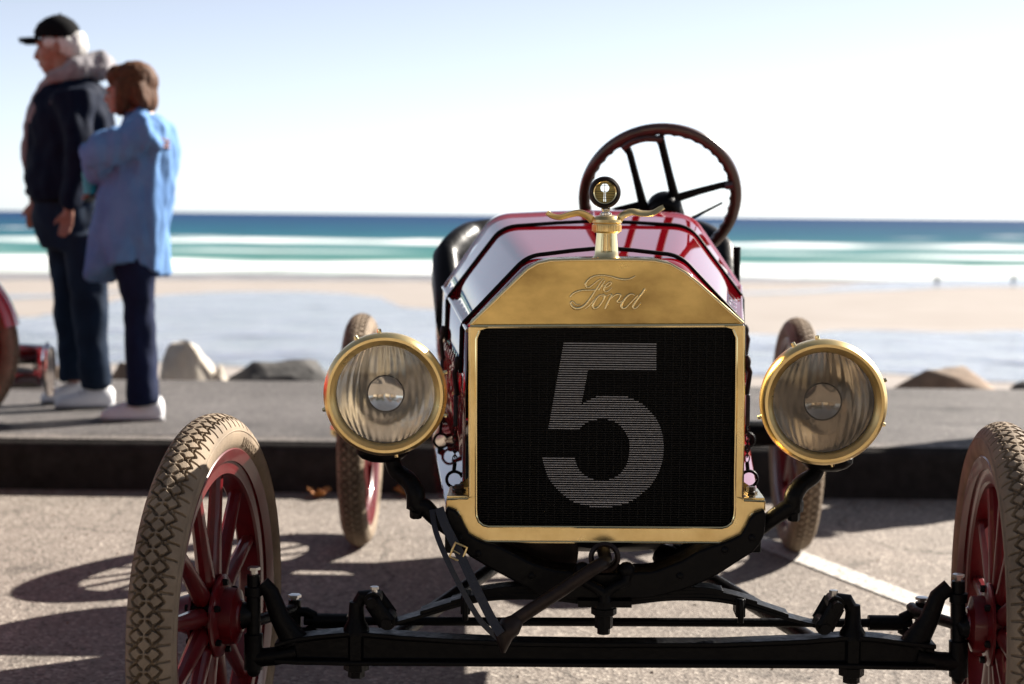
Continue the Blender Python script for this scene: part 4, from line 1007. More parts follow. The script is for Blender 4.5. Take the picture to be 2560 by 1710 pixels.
def shoe(parent, toe, heel, zs, wd=.045, hgt=.085, name='shoe'):
    """toe, heel: world xy; zs: ground height"""
    ax = Vector((toe.x-heel.x, toe.y-heel.y, 0)); L_ = ax.length; ax.normalize(); sd_ = Vector((-ax.y, ax.x, 0)); rings = []; rs = []
    for t, w_, h in ((0, .55, .70), (.06, .8, .95), (.2, .85, 1.05), (.38, .88, 1.0), (.55, .95, .72), (.75, 1.05, .55), (.9, .9, .46), (.97, .6, .34), (1, .25, .2)):
        c_ = Vector((heel.x, heel.y, 0)) + ax*L_*t
        rings.append([c_ + sd_*wd*w_*math.cos(a) + Vector((0, 0, zs + .018 + max(0, math.sin(a))*hgt*h + min(0, math.sin(a))*.012)) for a in [2*PI*j/16 for j in range(16)]])
        rs.append([c_ + sd_*(wd*w_+.004)*math.cos(a) + Vector((0, 0, zs + .016 + math.sin(a)*.015)) for a in [2*PI*j/16 for j in range(16)]])
    o = MB().rings(rings).build(name, 'sneaker', parent, smooth=70)
    MB().rings(rs).build('sole', 'sole', o, smooth=60)
    lb = MB()
    for t in (.42, .5, .58):
        c_ = Vector((heel.x, heel.y, 0)) + ax*L_*t; hh = hgt*(1.0 - (t-.38)*1.7) + .020
        lb.tube([c_ + sd_*wd*.6 + Vector((0, 0, zs + hh*.86)), c_ + Vector((0, 0, zs + hh + .003)), c_ - sd_*wd*.6 + Vector((0, 0, zs + hh*.86))], .004, 6)
    lb.build('lace', 'sole', o)
    return o
def localise(root):
    """keep every part's geometry relative to the figure's base"""
    off = root.location.copy()
    def go(o):
        for ch in [q for q in bpy.data.objects if q.parent == o]:
            ch.data.transform(Matrix.Translation(-off)); go(ch)
    go(root)

ZW = KTOP + .004
# ---- the man ---------------------------------------------------------
MY = 4.73; kM = (MY - CAM.y)/FPX
man = empty('person', (W(190, 1000, MY).x, MY, ZW))
tag(man, 'person in black cap, navy jacket with grey hood, dark jeans and white sneakers', 'person')
def m_(x, y, dy=0): p = W(x, y, MY); return Vector((p.x, MY + dy, p.z))
mb = MB()
hc_ = m_(148, 118)
mb.ball(m_(152, 100), (.085, .076, .098), 20)                  # skull
mb.ball(m_(133, 128), (.066, .062, .080), 18)                  # face
mb.ball(m_(132, 160), (.050, .052, .048), 16)                  # jaw
mb.ball(m_(122, 176), (.030, .032, .022), 14)                  # chin
mb.tube([m_(104, 112), m_(94, 132), m_(90, 143), m_(100, 149)], [.012, .014, .016, .011], 10)   # nose
mb.ball(m_(103, 108), (.022, .052, .014), 12)                  # brow
mb.ball(m_(104, 160), (.014, .028, .008), 10); mb.ball(m_(107, 167), (.014, .026, .008), 10)     # lips
for s in (-1, 1):
    mb.ball(m_(153, 125, s*.074), (.020, .010, .033), 12); mb.ball(m_(118, 138, s*.036), (.024, .022, .024), 10)
mb.tube([m_(160, 140), m_(168, 172), m_(185, 215), m_(190, 260)], [.062, .062, .072, .10], 16)
mb.rings([ring(m_(188, 235), .08, .15), ring(m_(178, 300), .14, .17), ring(m_(172, 400), .14, .16), ring(m_(172, 500), .12, .14), ring(m_(176, 600), .12, .14)])
arms = [[(212, 245, -.20), (234, 390, -.245), (204, 522, -.225)], [(150, 250, .18), (98, 385, .15), (76, 503, .06)]]
for a in arms: mb.tube([m_(*p) for p in a], [.05, .042, .027], 12)
for a in ([(222, 590, -.09), (238, 760, -.10), (252, 975, -.10)], [(150, 590, .09), (163, 760, .09), (172, 960, .09)]): mb.tube([m_(*p) for p in a], [.075, .055, .04], 12)
for a in arms:
    wv = m_(*a[2]); hand(mb, wv, (-.16, 0, -1), (-1, 0, -.1), (.1, -1 if a[2][2] < 0 else 1, 0), .78, .35)
link('body', remesh(mb, 'body', .0075, 4), 'skin', man)
for s in (-1, 1):
    MB().ball(m_(106, 118, s*.030), (.010, .014, .009), 10).build('eye', 'eye', man)
MB().tube([m_(101, 163, -.022), m_(98, 163.5, 0), m_(101, 163, .022)], .0035, 6).build('mouth', 'lip', man)
# hair round the back and sides below the cap
mb = MB()
mb.ball(m_(180, 118), (.070, .076, .062), 16); mb.ball(m_(192, 104), (.045, .06, .05), 14)
for s in (-1, 1): mb.ball(m_(138, 108, s*.060), (.045, .022, .028), 12); mb.ball(m_(165, 112, s*.058), (.05, .024, .042), 12)
link('hair', remesh(mb, 'hair', .008, 2, fold(3, .006, (40, 40, 20))), 'whitehair', man)
# cap
mb = MB(); rings = []
for t, rx, ry, dx in ((0, .100, .088, 0), (.25, .101, .090, 0), (.55, .090, .082, 3), (.8, .062, .060, 5), (.95, .028, .030, 6), (1, .006, .006, 6)):
    rings.append(ring(m_(143 + dx, 96 - 60*t), rx, ry, 28, tilt=-.05))
cp = mb.rings(rings).build('cap', 'capblack', man, smooth=60)
mb = MB(); rings = []
for t in (0, .25, .5, .75, 1.0):
    c0 = m_(92 - 46*t, 96 - 1*t + 3*t*t); w_ = .082*(1 - .55*t*t)
    rings.append([Vector((c0.x + .02*(abs(q)**2), MY + w_*q, c0.z - .020*q*q + .006)) for q in (-1, -.6, -.2, .2, .6, 1)] + [Vector((c0.x + .02*(abs(q)**2), MY + w_*q, c0.z - .020*q*q - .002)) for q in (1, .6, .2, -.2, -.6, -1)])
mb.rings(rings).build('visor', 'capblack', cp, smooth=60)
MB().ball(m_(150, 36), .007, 8).build('button', 'capblack', cp)
# jacket
mb = MB()
mb.rings([ring(m_(188, 196), .085, .09), ring(m_(190, 214), .125, .155), ring(m_(190, 238), .158, .205), ring(m_(182, 300), .188, .215), ring(m_(172, 370), .193, .205), ring(m_(168, 440), .183, .195), ring(m_(170, 482), .168, .18), ring(m_(171, 500), .155, .168)])
for a in arms:
    q = [m_(*p) for p in a]; mb.tube([q[0].lerp(q[1], -.05), q[0].lerp(q[1], .5), q[1], q[1].lerp(q[2], .5), q[2] + Vector((0, 0, .015))], [.088, .078, .068, .062, .048], 16)
link('jacket', remesh(mb, 'jacket', .013, 5, fold(1, .026, (9, 9, 6))), 'navy', man)
mb = MB(); mb.rings([ring(m_(170, 492), .160, .172), ring(m_(170, 506), .158, .170)]); mb.build('waistband', 'capblack', man, smooth=60)
# grey hood and zip edging of the fleece under the jacket
mb = MB()
mb.tube([m_(112, 232, -.06), m_(150, 200, -.12), m_(205, 178, -.12), m_(252, 158, -.02), m_(255, 160, .06), m_(200, 178, .12), m_(145, 200, .10), m_(112, 232, .06)], [.028, .036, .046, .058, .058, .046, .036, .028], 14)
mb.ball(m_(248, 172, 0), (.062, .10, .058), 16)
mb.tube([m_(112, 228, -.03), m_(92, 268, -.05), m_(76, 320, -.06), m_(70, 380, -.05), m_(72, 430, -.03)], [.030, .026, .022, .020, .016], 12)
mb.tube([m_(128, 218, -.09), m_(112, 260, -.12), m_(96, 310, -.13)], [.030, .024, .014], 12)
link('hood', remesh(mb, 'hood', .010, 4, fold(5, .012, (14, 14, 10))), 'greyfleece', man)
MB().box(m_(163, 262, -.205), (.026, .004, .010), Matrix.Rotation(R(-12), 3, 'Y')).build('chest_badge', 'greyfleece', man)
# trousers
mb = MB()
mb.rings([ring(m_(171, 488), .150, .16), ring(m_(174, 540), .152, .168), ring(m_(180, 590), .150, .165), ring(m_(184, 625), .14, .15)])
mb.tube([m_(225, 590, -.085), m_(233, 680, -.09), m_(241, 770, -.095), m_(248, 870, -.10), m_(252, 955, -.10), m_(253, 968, -.10)], [.096, .090, .080, .073, .070, .064], 18)
mb.tube([m_(148, 590, .085), m_(158, 680, .09), m_(166, 770, .09), m_(172, 870, .09), m_(174, 945, .09), m_(175, 955, .09)], [.094, .088, .079, .072, .068, .062], 18)
link('trousers', remesh(mb, 'trousers', .013, 4, fold(9, .016, (8, 8, 6))), 'jeans', man)
zg = ZW
shoe(man, Vector((m_(152, 0).x, MY - .16, 0)), Vector((m_(292, 0).x, MY - .09, 0)), zg)
shoe(man, Vector((m_(84, 0).x, MY + .06, 0)), Vector((m_(205, 0).x, MY + .09, 0)), zg)
localise(man)

# ---- the woman -------------------------------------------------------
WY = 4.20; kW = (WY - CAM.y)/FPX
wom = empty('person', (W(345, 1040, WY).x, WY, ZW))
tag(wom, 'person with auburn bobbed hair in long pale blue denim shirt, jeans and sneakers', 'person')
def f_(x, y, dy=0): p = W(x, y, WY); return Vector((p.x, WY + dy, p.z))
mb = MB()
mb.ball(f_(330, 208), (.078, .070, .090), 18); mb.ball(f_(303, 238), (.056, .054, .070), 16); mb.ball(f_(300, 264), (.040, .044, .038), 14); mb.ball(f_(286, 275), (.020, .024, .016), 12)
mb.tube([f_(276, 226), f_(268, 242), f_(264, 249), f_(274, 253)], [.009, .011, .012, .008], 8); mb.ball(f_(274, 222), (.016, .042, .012), 10)
mb.ball(f_(275, 262), (.011, .022, .006), 8); mb.ball(f_(277, 268), (.011, .021, .006), 8)
for s in (-1, 1): mb.ball(f_(334, 230, s*.066), (.015, .008, .026), 10); mb.ball(f_(292, 248, s*.032), (.02, .018, .02), 10)
mb.tube([f_(338, 240), f_(348, 272), f_(362, 305), f_(365, 340)], [.050, .048, .055, .08], 14)
mb.rings([ring(f_(368, 318), .06, .12), ring(f_(365, 380), .10, .13), ring(f_(345, 480), .10, .12), ring(f_(338, 580), .12, .15), ring(f_(338, 650), .11, .14)])
warm = [[(388, 335, -.165), (262, 398, -.21), (262, 436, -.02)], [(350, 335, .15), (272, 412, .19), (258, 432, .05)]]
for a in warm: mb.tube([f_(*p) for p in a], [.042, .036, .023], 12)
for a in ([(345, 640, -.06), (352, 770, -.06), (366, 1010, -.06)], [(315, 640, .08), (338, 770, .08), (350, 995, .09)]): mb.tube([f_(*p) for p in a], [.07, .045, .033], 12)
hand(mb, f_(262, 440, -.01), (-.25, .75, -.35), (-1, 0, -.2), (0, -.3, -1), .85, .6)
hand(mb, f_(254, 438, .05), (-.5, -.5, -.75), (-.8, 0, -.5), (.2, -1, 0), .85, .5)
link('body', remesh(mb, 'body', .007, 4), 'skin', wom)
for s in (-1, 1): MB().ball(f_(277, 231, s*.026), (.009, .012, .008), 10).build('eye', 'eye', wom)
MB().tube([f_(273, 264.5, -.016), f_(270, 265, 0), f_(273, 264.5, .016)], .003, 6).build('mouth', 'lip', wom)
mb = MB()   # bobbed hair, cut below the ear
mb.ball(f_(338, 204), (.098, .092, .088), 18); mb.ball(f_(352, 235), (.070, .095, .075), 16); mb.ball(f_(366, 250), (.048, .085, .062), 16); mb.ball(f_(298, 192), (.055, .074, .052), 14)
for s in (-1, 1): mb.tube([f_(318, 205, s*.070), f_(318, 240, s*.078), f_(312, 275, s*.066), f_(305, 292, s*.052)], [.034, .036, .028, .012], 10); mb.tube([f_(350, 215, s*.07), f_(362, 255, s*.074), f_(378, 272, s*.055)], [.04, .034, .018], 10)
link('hair', remesh(mb, 'hair', .008, 3, fold(2, .004, (70, 70, 9))), 'brownhair', wom)
mb = MB()   # shirt
mb.rings([ring(f_(358, 283), .060, .068), ring(f_(366, 296), .080, .11), ring(f_(374, 314), .100, .155), ring(f_(372, 350), .112, .172), ring(f_(352, 420), .142, .170), ring(f_(338, 500), .160, .178), ring(f_(328, 580), .172, .190), ring(f_(322, 640), .170, .192, tilt=.06), ring(f_(320, 676), .166, .190, tilt=.05)])
q = [f_(*p) for p in warm[0]]; mb.tube([q[0].lerp(q[1], -.12), q[0].lerp(q[1], .45), q[1], q[1].lerp(q[2], .6), q[2]], [.080, .080, .072, .062, .046], 16)
q = [f_(*p) for p in warm[1]]; mb.tube([q[0], q[1], q[2]], [.07, .062, .044], 14)
mb.tube([f_(372, 286, -.07), f_(345, 298, -.075), f_(336, 310, 0), f_(345, 298, .075), f_(372, 286, .07)], .016, 10)
def hem(co, n):
    c2 = fold(8, .012, (26, 26, 7))(fold(4, .022, (8, 8, 4))(co, n), n); t = (f_(320, 560).z - co.z)/.2
    if t > 0: # flared, folded tail, longer front and back than at the side
        ang_ = math.atan2(co.y - WY, co.x - f_(322, 640).x); c2 = c2 + Vector((math.cos(ang_), math.sin(ang_), 0))*.014*min(1, t)*math.sin(ang_*7) + Vector((0, 0, -.045*min(1, t)*abs(math.cos(ang_))**2 + .03*min(1, t)*abs(math.sin(ang_))**2))
    return c2
link('shirt', remesh(mb, 'shirt', .012, 4, hem), 'blueshirt', wom)
pr = MB()
for i in range(3):
    pr.tube([f_(395 + 0*i, 352 + 9*i, -.155), f_(415, 350 + 9*i, -.125), f_(431, 354 + 9*i, -.07)], .006, 6)
pr.build('shirt_print', 'print', wom)
mb = MB()
mb.rings([ring(f_(335, 580), .13, .15), ring(f_(338, 650), .12, .145)])
mb.tube([f_(340, 630, -.055), f_(348, 700, -.06), f_(353, 760, -.06), f_(358, 850, -.06), f_(365, 960, -.06), f_(366, 1008, -.06)], [.092, .078, .064, .060, .064, .066], 18)
mb.tube([f_(312, 630, .075), f_(325, 700, .08), f_(338, 760, .08), f_(345, 850, .085), f_(350, 950, .09), f_(351, 994, .09)], [.088, .074, .060, .056, .060, .062], 18)
link('trousers', remesh(mb, 'trousers', .012, 4, fold(6, .013, (9, 9, 6))), 'jeans2', wom)
shoe(wom, Vector((f_(258, 0).x, WY - .09, 0)), Vector((f_(412, 0).x, WY - .05, 0)), zg, .042, .08)
shoe(wom, Vector((f_(250, 0).x, WY + .07, 0)), Vector((f_(392, 0).x, WY + .09, 0)), zg, .042, .08)
localise(wom)
cup = MB(); cb = f_(230, 452, -.03); cup.lathe([(0, -.045), (.026, -.045), (.034, .04), (.036, .045), (.033, .045), (.025, -.040), (0, -.040)], 20, o=cb + Vector((0, 0, -.01)), axis='Z')
tag(cup.build('cup', 'teal'), 'teal cup held against the blue denim shirt', 'cup')

# ---- a third person on the pavement: only the shadow reaches the picture
p3 = copy_tree(man); p3.location = (2.88, 4.52, ZW); p3.rotation_euler = (0, 0, R(150))
tag(p3, 'person standing on the pavement who casts the shadow across the kerb', 'person')

# ---- strollers at the water's edge -----------------------------------
def stroller(px, py, hpx, label, mats, sep):
    b = BP(px, py); root = empty('person', b); d = b.y - CAM.y; h = 1.7; 
    tag(root, label, 'person', None)
    q = lambda x, y, z: Vector((x, y, z))
    mb = MB(); mb.ball(q(0, 0, 1.60), (.085, .095, .11), 12); mb.tube([q(0, 0, 1.52), q(0, 0, 1.40)], [.055, .07], 10)
    mb.rings([ring(q(0, 0, 1.40), .15, .09), ring(q(0, 0, 1.1), .15, .1), ring(q(0, 0, .85), .16, .11)])
    for s in (-1, 1):
        mb.tube([q(s*.17, 0, 1.38), q(s*.24, .04, 1.1), q(s*.22, -.06, .86)], [.05, .042, .03], 8); mb.ball(q(s*.22, -.07, .80), (.03, .03, .06), 8)
        mb.tube([q(s*.08, 0, .85), q(s*.10, s*sep*.6, .48), q(s*.10, s*sep, .06)], [.075, .055, .04], 10); mb.ball(q(s*.10, s*sep - .06, .04), (.045, .11, .04), 8)
    link('body', remesh(mb, 'body', .03, 2), mats[0], root)
    mb = MB(); mb.rings([ring(q(0, 0, 1.43), .17, .11), ring(q(0, 0, 1.2), .19, .13), ring(q(0, 0, .84), .19, .14)]); mb.build('coat', mats[1], root, smooth=60)
    mb = MB(); mb.ball(q(0, .01, 1.65), (.1, .11, .09), 10); mb.build('hair', mats[2], root)
stroller(2342, 722, 37, 'tiny far stroller in blue walking along the water edge', ('jeans', 'jeans2', 'brownhair'), .18)
stroller(2533, 719, 36, 'tiny far stroller in dark coat standing at the water edge', ('jeans', 'navy', 'capblack'), .08)

# ================================================================== ROCKS along the pavement edge
def rock(name, px0, px1, ytop, ybase, Y, m, label, seed, depth=1.0, peak=.5, shear=0, sink=.35, taper=.55):
    a, b = W(px0, ybase, Y), W(px1, ybase, Y); t = W((px0+px1)/2, ytop, Y); wd = b.x - a.x; hg = t.z - a.z
    rnd = random.Random(seed); bm = bmesh.new(); cx = (a.x + b.x)/2
    for i in range(34):
        u = rnd.uniform(-1, 1); v = rnd.uniform(-1, 1); z = rnd.uniform(-sink - .3, 1)
        lim = 1 - taper*max(0, z)**1.6
        x = u*lim*.5*wd + shear*max(0, z)*wd; y = v*lim*.5*wd*depth
        bm.verts.new((x, y, z*hg))
    for sx in (-1, 1): bm.verts.new((sx*.5*wd, 0, 0)); bm.verts.new((sx*.48*wd, 0, -sink*hg))
    bm.verts.new(((peak-.5)*wd, 0, hg)); bm.verts.new(((peak-.4)*wd, .1*wd, hg*.97))
    r_ = bmesh.ops.convex_hull(bm, input=bm.verts); 
    bmesh.ops.delete(bm, geom=[v for v in bm.verts if not v.link_faces], context='VERTS')
    bmesh.ops.bevel(bm, geom=bm.edges[:], offset=.012*max(.6, wd), segments=1, affect='EDGES')
    bmesh.ops.triangulate(bm, faces=bm.faces[:]); bmesh.ops.subdivide_edges(bm, edges=bm.edges[:], cuts=2, use_grid_fill=True)
    for v in bm.verts: v.co += v.co.normalized()*(.035*max(.5, wd)*noise.noise(v.co*6 + Vector((seed, 0, 0))) + .014*noise.noise(v.co*19 + Vector((0, seed, 0))))
    for v in bm.verts: v.co = Vector((max(-.53*wd, min(.53*wd, v.co.x)), v.co.y, min(hg*1.03, v.co.z)))
    me = bpy.data.meshes.new(name); bm.to_mesh(me); bm.free(); me.polygons.foreach_set('use_smooth', [True]*len(me.polygons)); me.set_sharp_from_angle(angle=R(28))
    o = link(name, me, m); o.location = (cx, Y, a.z); tag(o, label, 'rock'); return o
rock('boulder', 398, 532, 850, 958, 6.25, 'rock_pale', 'pale block-shaped boulder at the pavement edge beside the jeans', 11, .9, .35, sink=2.2, taper=.22)
rock('boulder', 526, 574, 908, 956, 6.3, 'rock_pale', 'small pale stone wedged between the block boulder and the dark rock', 4, 1, .5, sink=3.5)
rock('boulder', 545, 835, 898, 956, 6.45, 'rock_dark', 'long low dark rock beyond the pavement, behind the headlamp', 8, .7, .75, sink=3)
rock('boulder', 40, 118, 868, 950, 6.2, 'rock_pale', 'rounded pale boulder beyond the chrome bumper', 21, .9, .4, sink=2.5)
rock('boulder', 100, 160, 912, 962, 6.2, 'rock_brown', 'small brown rock behind the dark trouser leg', 3, .9, .5, sink=3.5)
rock('boulder', 272, 350, 905, 962, 6.3, 'rock_brown', 'low sandy brown rock between the two people', 17, .9, .4, sink=3.2)
rock('boulder', 2230, 2490, 918, 972, 6.6, 'rock_brown', 'broad brown rock with a pale crest behind the front wheel', 31, .8, .6, sink=3)
rock('boulder', 2520, 2680, 945, 978, 6.6, 'rock_dark', 'grey rock at the pavement edge past the broad brown rock', 14, .8, .4, sink=4)
rock('boulder', 1180, 1420, 915, 965, 6.6, 'rock_brown', 'rock behind the radiator at the pavement edge', 41, .8, .4, sink=3)

# ================================================================== FALLEN LEAVES
def leaf(px, py, sz, rz, seed, label):
    b = G(px, py); rnd = random.Random(seed); mb = MB(); out = []
    for j in range(30):
        t = 2*PI*j/30; r_ = sz*(.55 + .45*abs(math.cos(t*2.5))**1.5)*(1.25 if abs(t) < .5 else 1)
        out.append(Vector((r_*math.cos(t), r_*math.sin(t), .012 + .02*abs(math.sin(t*1.5 + seed)) + .012*rnd.random())))
    mb.v = [(0, 0, .004)] + [tuple(p) for p in out]; mb.f = [(0, 1+j, 1+(j+1) % 30) for j in range(30)]
    me = mb.mesh('fallen_leaf', 60); o = link('fallen_leaf', me, 'leaf'); o.location = b; o.rotation_euler = (SLOPE, 0, rz); o.modifiers.new('t', 'SOLIDIFY').thickness = .0012
    mb = MB(); mb.tube([(0, 0, .006), (-sz*1.2, .003, .008)], .0014, 6); mb.build('stalk', 'leaf', o)
    tag(o, label, 'leaf'); return o
leaf(795, 1246, .042, .4, 1, 'orange dry leaf lying flat by the kerb')
leaf(1012, 1242, .045, 2.0, 2, 'curled brown leaf on the asphalt beside the rear wheel')
leaf(1018, 1232, .03, 1.0, 6, 'small curled leaf resting against the brown one')

# ================================================================== RED ROADSTER parked alongside, tail over the pavement
rc = empty('vintage_car', (-3.02, 1.9, lotz(1.9)), (SLOPE, 0, 0))
tag(rc, 'red old car beside the walkers, only its tail, spare tyre and chrome bumper showing', 'car')
def rb_(name, m, **kw): return lambda mb: mb.build(name, m, rc, **kw)
mb = MB(); rings = []
for y, wd, zb, zt in ((-2.1, .30, .55, 1.0), (-1.9, .34, .5, 1.06), (-.9, .44, .48, 1.12), (-.85, .55, .45, 1.14), (.0, .64, .42, 1.12), (.9, .64, .42, 1.10), (1.5, .56, .45, 1.02), (1.85, .46, .5, .86), (1.95, .40, .55, .75)):
    rings.append([Vector((wd*math.copysign(abs(math.cos(t))**.55, math.cos(t)), y, (zb+zt)/2 + (zt-zb)/2*math.copysign(abs(math.sin(t))**.55, math.sin(t)))) for t in [2*PI*j/28 for j in range(28)]])
body2 = mb.rings(rings).build('body', 'red2', rc, smooth=60)
mb = MB(); mb.box((0, .2, 1.03), (.95, .9, .25)); mb.build('seat', 'leather', rc, bevel=.05)
for s in (-1, 1):
    for yc, r_ in ((1.25, .47), (-1.55, .46)):
        mb = MB(); rings = []
        for i in range(15):
            t = R(-5) + R(190)*i/14; cy, cz = yc + r_*math.cos(t), .40 + r_*math.sin(t)*.98
            rr_ = Vector((0, math.cos(t), math.sin(t)))
            rings.append([Vector((s*(.67 + .125*math.cos(a)), cy, cz)) + rr_*.05*math.sin(a) for a in [PI*j/9 for j in range(10)]] + [Vector((s*(.67 + .12*math.cos(a)), cy, cz)) + rr_*(.05*math.sin(a) - .012) for a in [PI*j/9 for j in range(9, -1, -1)]])
        mb.rings(rings).build('fender', 'red2', rc, smooth=60)
    mb = MB(); mb.box((s*.66, -.15, .42), (.22, 1.9, .03)); mb.build('running_board', 'satin', rc, bevel=.008)
    mb = MB(); mb.lathe([(0, -.10), (.095, -.10), (.105, -.09), (.10, -.05), (.06, .04), (0, .06)], 28, o=(s*.42, -2.08, .98)); mb.build('headlamp', 'chrome', rc)
for x, y, rz in ((-.66, -1.55, PI), (.66, -1.55, 0), (-.66, 1.25, PI), (.66, 1.25, 0)):
    w_ = copy_tree(wheel0, rc); w_.matrix_local = Matrix.Translation((x, y, RT)) @ Matrix.Rotation(rz, 4, 'Z')
    mb = None
sw = copy_tree(wheel0, rc); sw.name = 'spare_wheel'; sw.matrix_local = Matrix.Translation((.405, 2.04, .50)) @ Matrix.Rotation(R(90), 4, 'Z')
mb = MB(); rings = []
for i in range(25):
    t = R(14) + R(152)*i/24; ra = .392 + .016*math.sin((t-R(14))/R(152)*PI)
    rings.append([Vector((.405 + (ra - .03*abs(q_)**2.5)*math.cos(t), 2.04 + q_*.075, .50 + (ra - .03*abs(q_)**2.5)*math.sin(t))) for q_ in (-1, -.8, -.5, 0, .5, .8, 1)] + [Vector((.405 + (ra - .008 - .03*abs(q_)**2.5)*math.cos(t), 2.04 + q_*.07, .50 + (ra - .008 - .03*abs(q_)**2.5)*math.sin(t))) for q_ in (1, .8, .5, 0, -.5, -.8, -1)])
mb.rings(rings).build('spare_cover', 'red2', rc, smooth=60)
mb = MB(); mb.tube([(.405, 1.80, .60), (.405, 1.98, .50)], .03, 12); mb.build('spare_bracket', 'black', rc)
q = catmull([(-.90, 2.06, .40), (-.84, 2.22, .40), (-.5, 2.27, .40), (0, 2.28, .40), (.5, 2.27, .40), (.84, 2.22, .40), (.905, 2.07, .40)], 6); rings = []
for i, p in enumerate(q):
    t = (q[min(len(q)-1, i+1)] - q[max(0, i-1)]).normalized(); n_ = Vector((t.y, -t.x, 0))
    rings.append([p + n_*.016*math.cos(a) + Vector((0, 0, .10*math.copysign(abs(math.sin(a))**.5, math.sin(a)))) for a in [2*PI*j/14 for j in range(14)]])
mb = MB(); mb.rings(rings); bmp = mb.build('bumper', 'chrome', rc, smooth=60)
for s in (-1, 1): MB().ball((s*.86, 2.19, .40), (.026, .03, .115), 16).build('overrider', 'chrome', rc)
for s in (-1, 1): MB().tube([(s*.4, 1.7, .46), (s*.4, 2.26, .40)], .02, 10).build('bumper_iron', 'black', rc)
mb = MB(); mb.box((0, -1.92, .80), (.5, .06, .46)); mb.build('radiator', 'chrome', rc, bevel=.02)
mb = MB(); mb.tube([(-.7, -1.55, RT), (.7, -1.55, RT)], .03, 12); mb.build('axle', 'black', rc)
mb = MB(); mb.tube([(-.7, 1.25, RT), (.7, 1.25, RT)], .04, 12); mb.build('axle', 'black', rc)

# ================================================================== HOUSES across the street, behind the photographer (they show in the brass and lamps)
M['shingle'] = mat('weathered_shingle', (.34, .25, .17), .9, color2=(.22, .16, .11), vscale=3, vstretch=(1, 1, 6))
M['clap'] = mat('cream_clapboard', (.60, .50, .36), .85, color2=(.5, .42, .3), vscale=2, vstretch=(.5, 1, 8))
M['roof'] = mat('asphalt_roof', (.07, .065, .06), .9, var=.3, vscale=4)
M['trim'] = mat('white_trim', (.72, .71, .68), .6)
M['pane'] = mat('window_pane', (.03, .035, .04), .06, spec=.8)
def house(x, y, wd, dp, hh, m, label):
    z = lotz(-30) - .05; root = empty('house', (x, y, z)); tag(root, label, 'house')
    MB().box((0, -dp/2, hh/2), (wd, dp, hh)).build('wall', m, root, smooth=0)
    rf = MB().prism([(-dp - .4, hh-.1), (.4, hh-.1), (.4, hh+.1), (-dp/2, hh + dp*.36), (-dp - .4, hh+.1)], wd + .8, axis='X', o=(-wd/2 - .4, 0, 0)).build('roof', 'roof', root, smooth=0)
    MB().box((wd*.25, -dp*.6, hh + dp*.32), (.7, .7, 1.6)).build('chimney', 'rock_brown', rf, smooth=0)
    n = int(wd//2.4)
    for fl in range(2 if hh > 4.5 else 1):
        for i in range(n):
            xx = -wd/2 + wd*(i+.5)/n; zz = 1.6 + 2.7*fl
            if fl == 0 and i == n//2:
                d_ = MB().box((xx, .03, 1.06), (1.0, .08, 2.1)).build('door', 'trim', root, smooth=0); MB().ball((xx + .4, .1, 1.0), .04, 8).build('handle', 'brass', d_)
                continue
            f_o = MB().box((xx, .03, zz), (1.15, .10, 1.5)).build('window', 'trim', root, smooth=0)
            for sx in (-1, 1):
                for sz in (-1, 1): MB().box((xx + sx*.26, .06, zz + sz*.34), (.46, .06, .62)).build('pane', 'pane', f_o, smooth=0)
house(-17, -27, 11, 8, 5.6, 'shingle', 'brown shingled seaside house across the street')
house(-3.5, -29, 10, 8, 5.4, 'clap', 'cream clapboard house across the street')
house(9.5, -27, 11, 8, 5.8, 'shingle', 'broad shingled house across the street beside the cream one')
house(23, -28, 10, 8, 5.2, 'clap', 'cream house at the end of the row across the street')

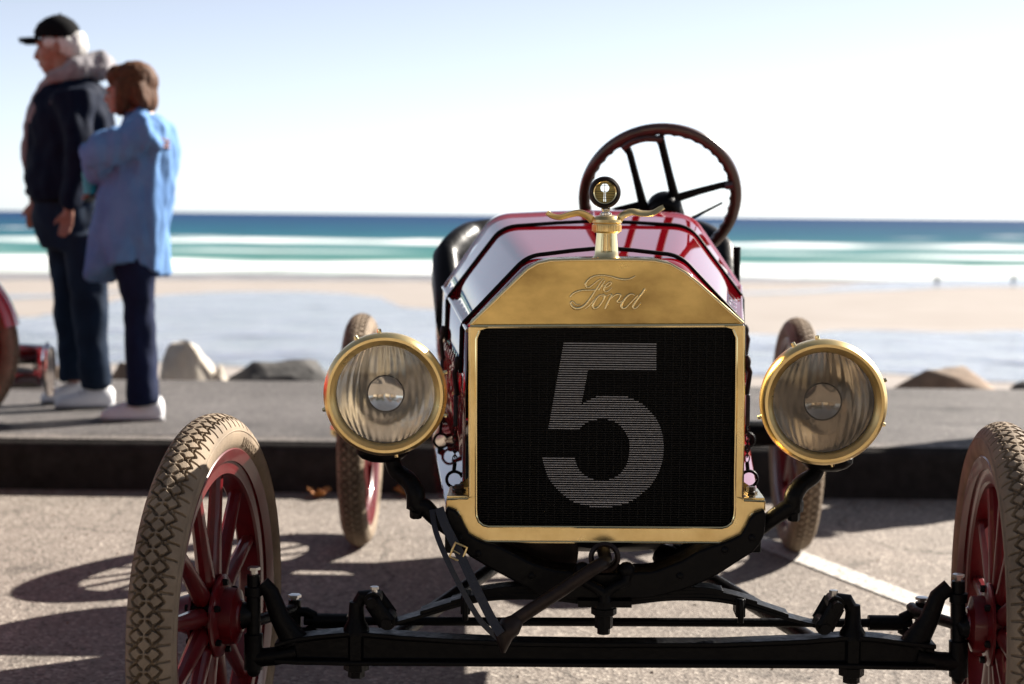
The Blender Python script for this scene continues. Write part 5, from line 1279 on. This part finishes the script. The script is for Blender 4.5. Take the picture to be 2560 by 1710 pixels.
# unseen tree row added to screen sky light off the car front and kerb
M['bark'] = mat('bark', (.06, .045, .035), .95, var=.5, vscale=12, vstretch=(1, 1, .2), bump=.6, bscale=20)
M['leaf_green'] = mat('dark_green_foliage', (.035, .055, .015), .6, color2=(.02, .035, .010), vscale=2)
M['leaf_gold'] = mat('autumn_foliage', (.17, .075, .014), .6, color2=(.08, .05, .012), vscale=2)
def tree_meshes(seed, h):
    rnd = random.Random(seed); tr = MB(); cl = []
    tr.tube([(0, 0, -.2), (.05, 0, h*.2), (-.05, .08, h*.45), (.05, 0, h*.8)], [.26, .2, .15, .04], 10)
    for i in range(9):
        a = 2*PI*i/9 + rnd.random(); z0 = h*(.28 + .05*i); L = h*(.34 - .016*i)
        e = Vector((math.cos(a)*L, math.sin(a)*L, z0 + L*.55)); tr.tube([(0, 0, z0), (e.x*.5, e.y*.5, z0 + L*.2), e], [.09, .06, .02], 6); cl += [(e, h*.17), (Vector((e.x*.6, e.y*.6, z0 + L*.45)), h*.15)]
    cl.append((Vector((0, 0, h*.9)), h*.16)); mb = MB()
    for c, r in cl:
        for k in range(150):
            d = Vector((rnd.gauss(0, 1), rnd.gauss(0, 1), rnd.gauss(0, .8))).normalized()*r*rnd.uniform(.35, 1.1); q = c + d; sz = rnd.uniform(.10, .22)
            m = Matrix.Rotation(rnd.uniform(0, 6.3), 3, 'Z') @ Matrix.Rotation(rnd.uniform(-1.3, 1.3), 3, 'X')
            mb.add([q + m @ Vector(v) for v in ((-sz, 0, 0), (0, -sz*.6, .02), (sz, 0, 0), (0, sz*.6, .02))], [(0, 1, 2, 3)])
    return tr.mesh('trunk'), mb.mesh('crown', 0)
TL = ['green tree past the end of the shingled house across the street', 'golden tree in front of the brown shingled house', 'green tree between the shingled and the cream house', 'golden tree in front of the cream clapboard house', 'green tree between the cream and the broad shingled house', 'green tree in front of the broad shingled house', 'golden tree between the broad shingled house and the end one', 'green tree in front of the end house of the row']
TM = [tree_meshes(3, 9.5), tree_meshes(8, 10.5)]
for i, (x, y) in enumerate(((-26, -18), (-18.5, -16.5), (-11.5, -17.5), (-5.5, -18.5), (3.5, -17), (10.5, -18), (17.5, -16.5), (25, -18))):
    g = i in (1, 3, 6); root = empty('street_tree', (x, y, lotz(y) - .02), (0, 0, i*1.3))
    tag(root, TL[i], 'tree')
    link('trunk', TM[i % 2][0], 'bark', root); me = TM[i % 2][1].copy(); me.materials.clear(); link('crown', me, 'leaf_gold' if g else 'leaf_green', root)

# loose grit on the lot and blown sand along the kerb
rnd = random.Random(77); mb = MB()
for i in range(900):
    if i < 520: x, y, r = rnd.uniform(-2.4, 2.4), KY - abs(rnd.gauss(0, .16)) - .02, rnd.uniform(.002, .006)
    else: x, y, r = rnd.uniform(-2.6, 2.6), rnd.uniform(-.6, 3.4), rnd.uniform(.002, .0065)
    m = Matrix.Rotation(rnd.uniform(0, 6.3), 3, 'Z'); c = Vector((x, y, lotz(y) + r*.35))
    vs_ = [c + m @ Vector((a*r*rnd.uniform(.7, 1.3), b*r*rnd.uniform(.6, 1.1), d*r*.6)) for a, b, d in ((1, 0, 0), (-1, 0, 0), (0, 1, 0), (0, -1, 0), (0, 0, 1), (0, 0, -1))]
    mb.add(vs_, [(0, 2, 4), (2, 1, 4), (1, 3, 4), (3, 0, 4), (2, 0, 5), (1, 2, 5), (3, 1, 5), (0, 3, 5)])
tag(mb.build('grit', 'rock_brown', smooth=0), kind='stuff')
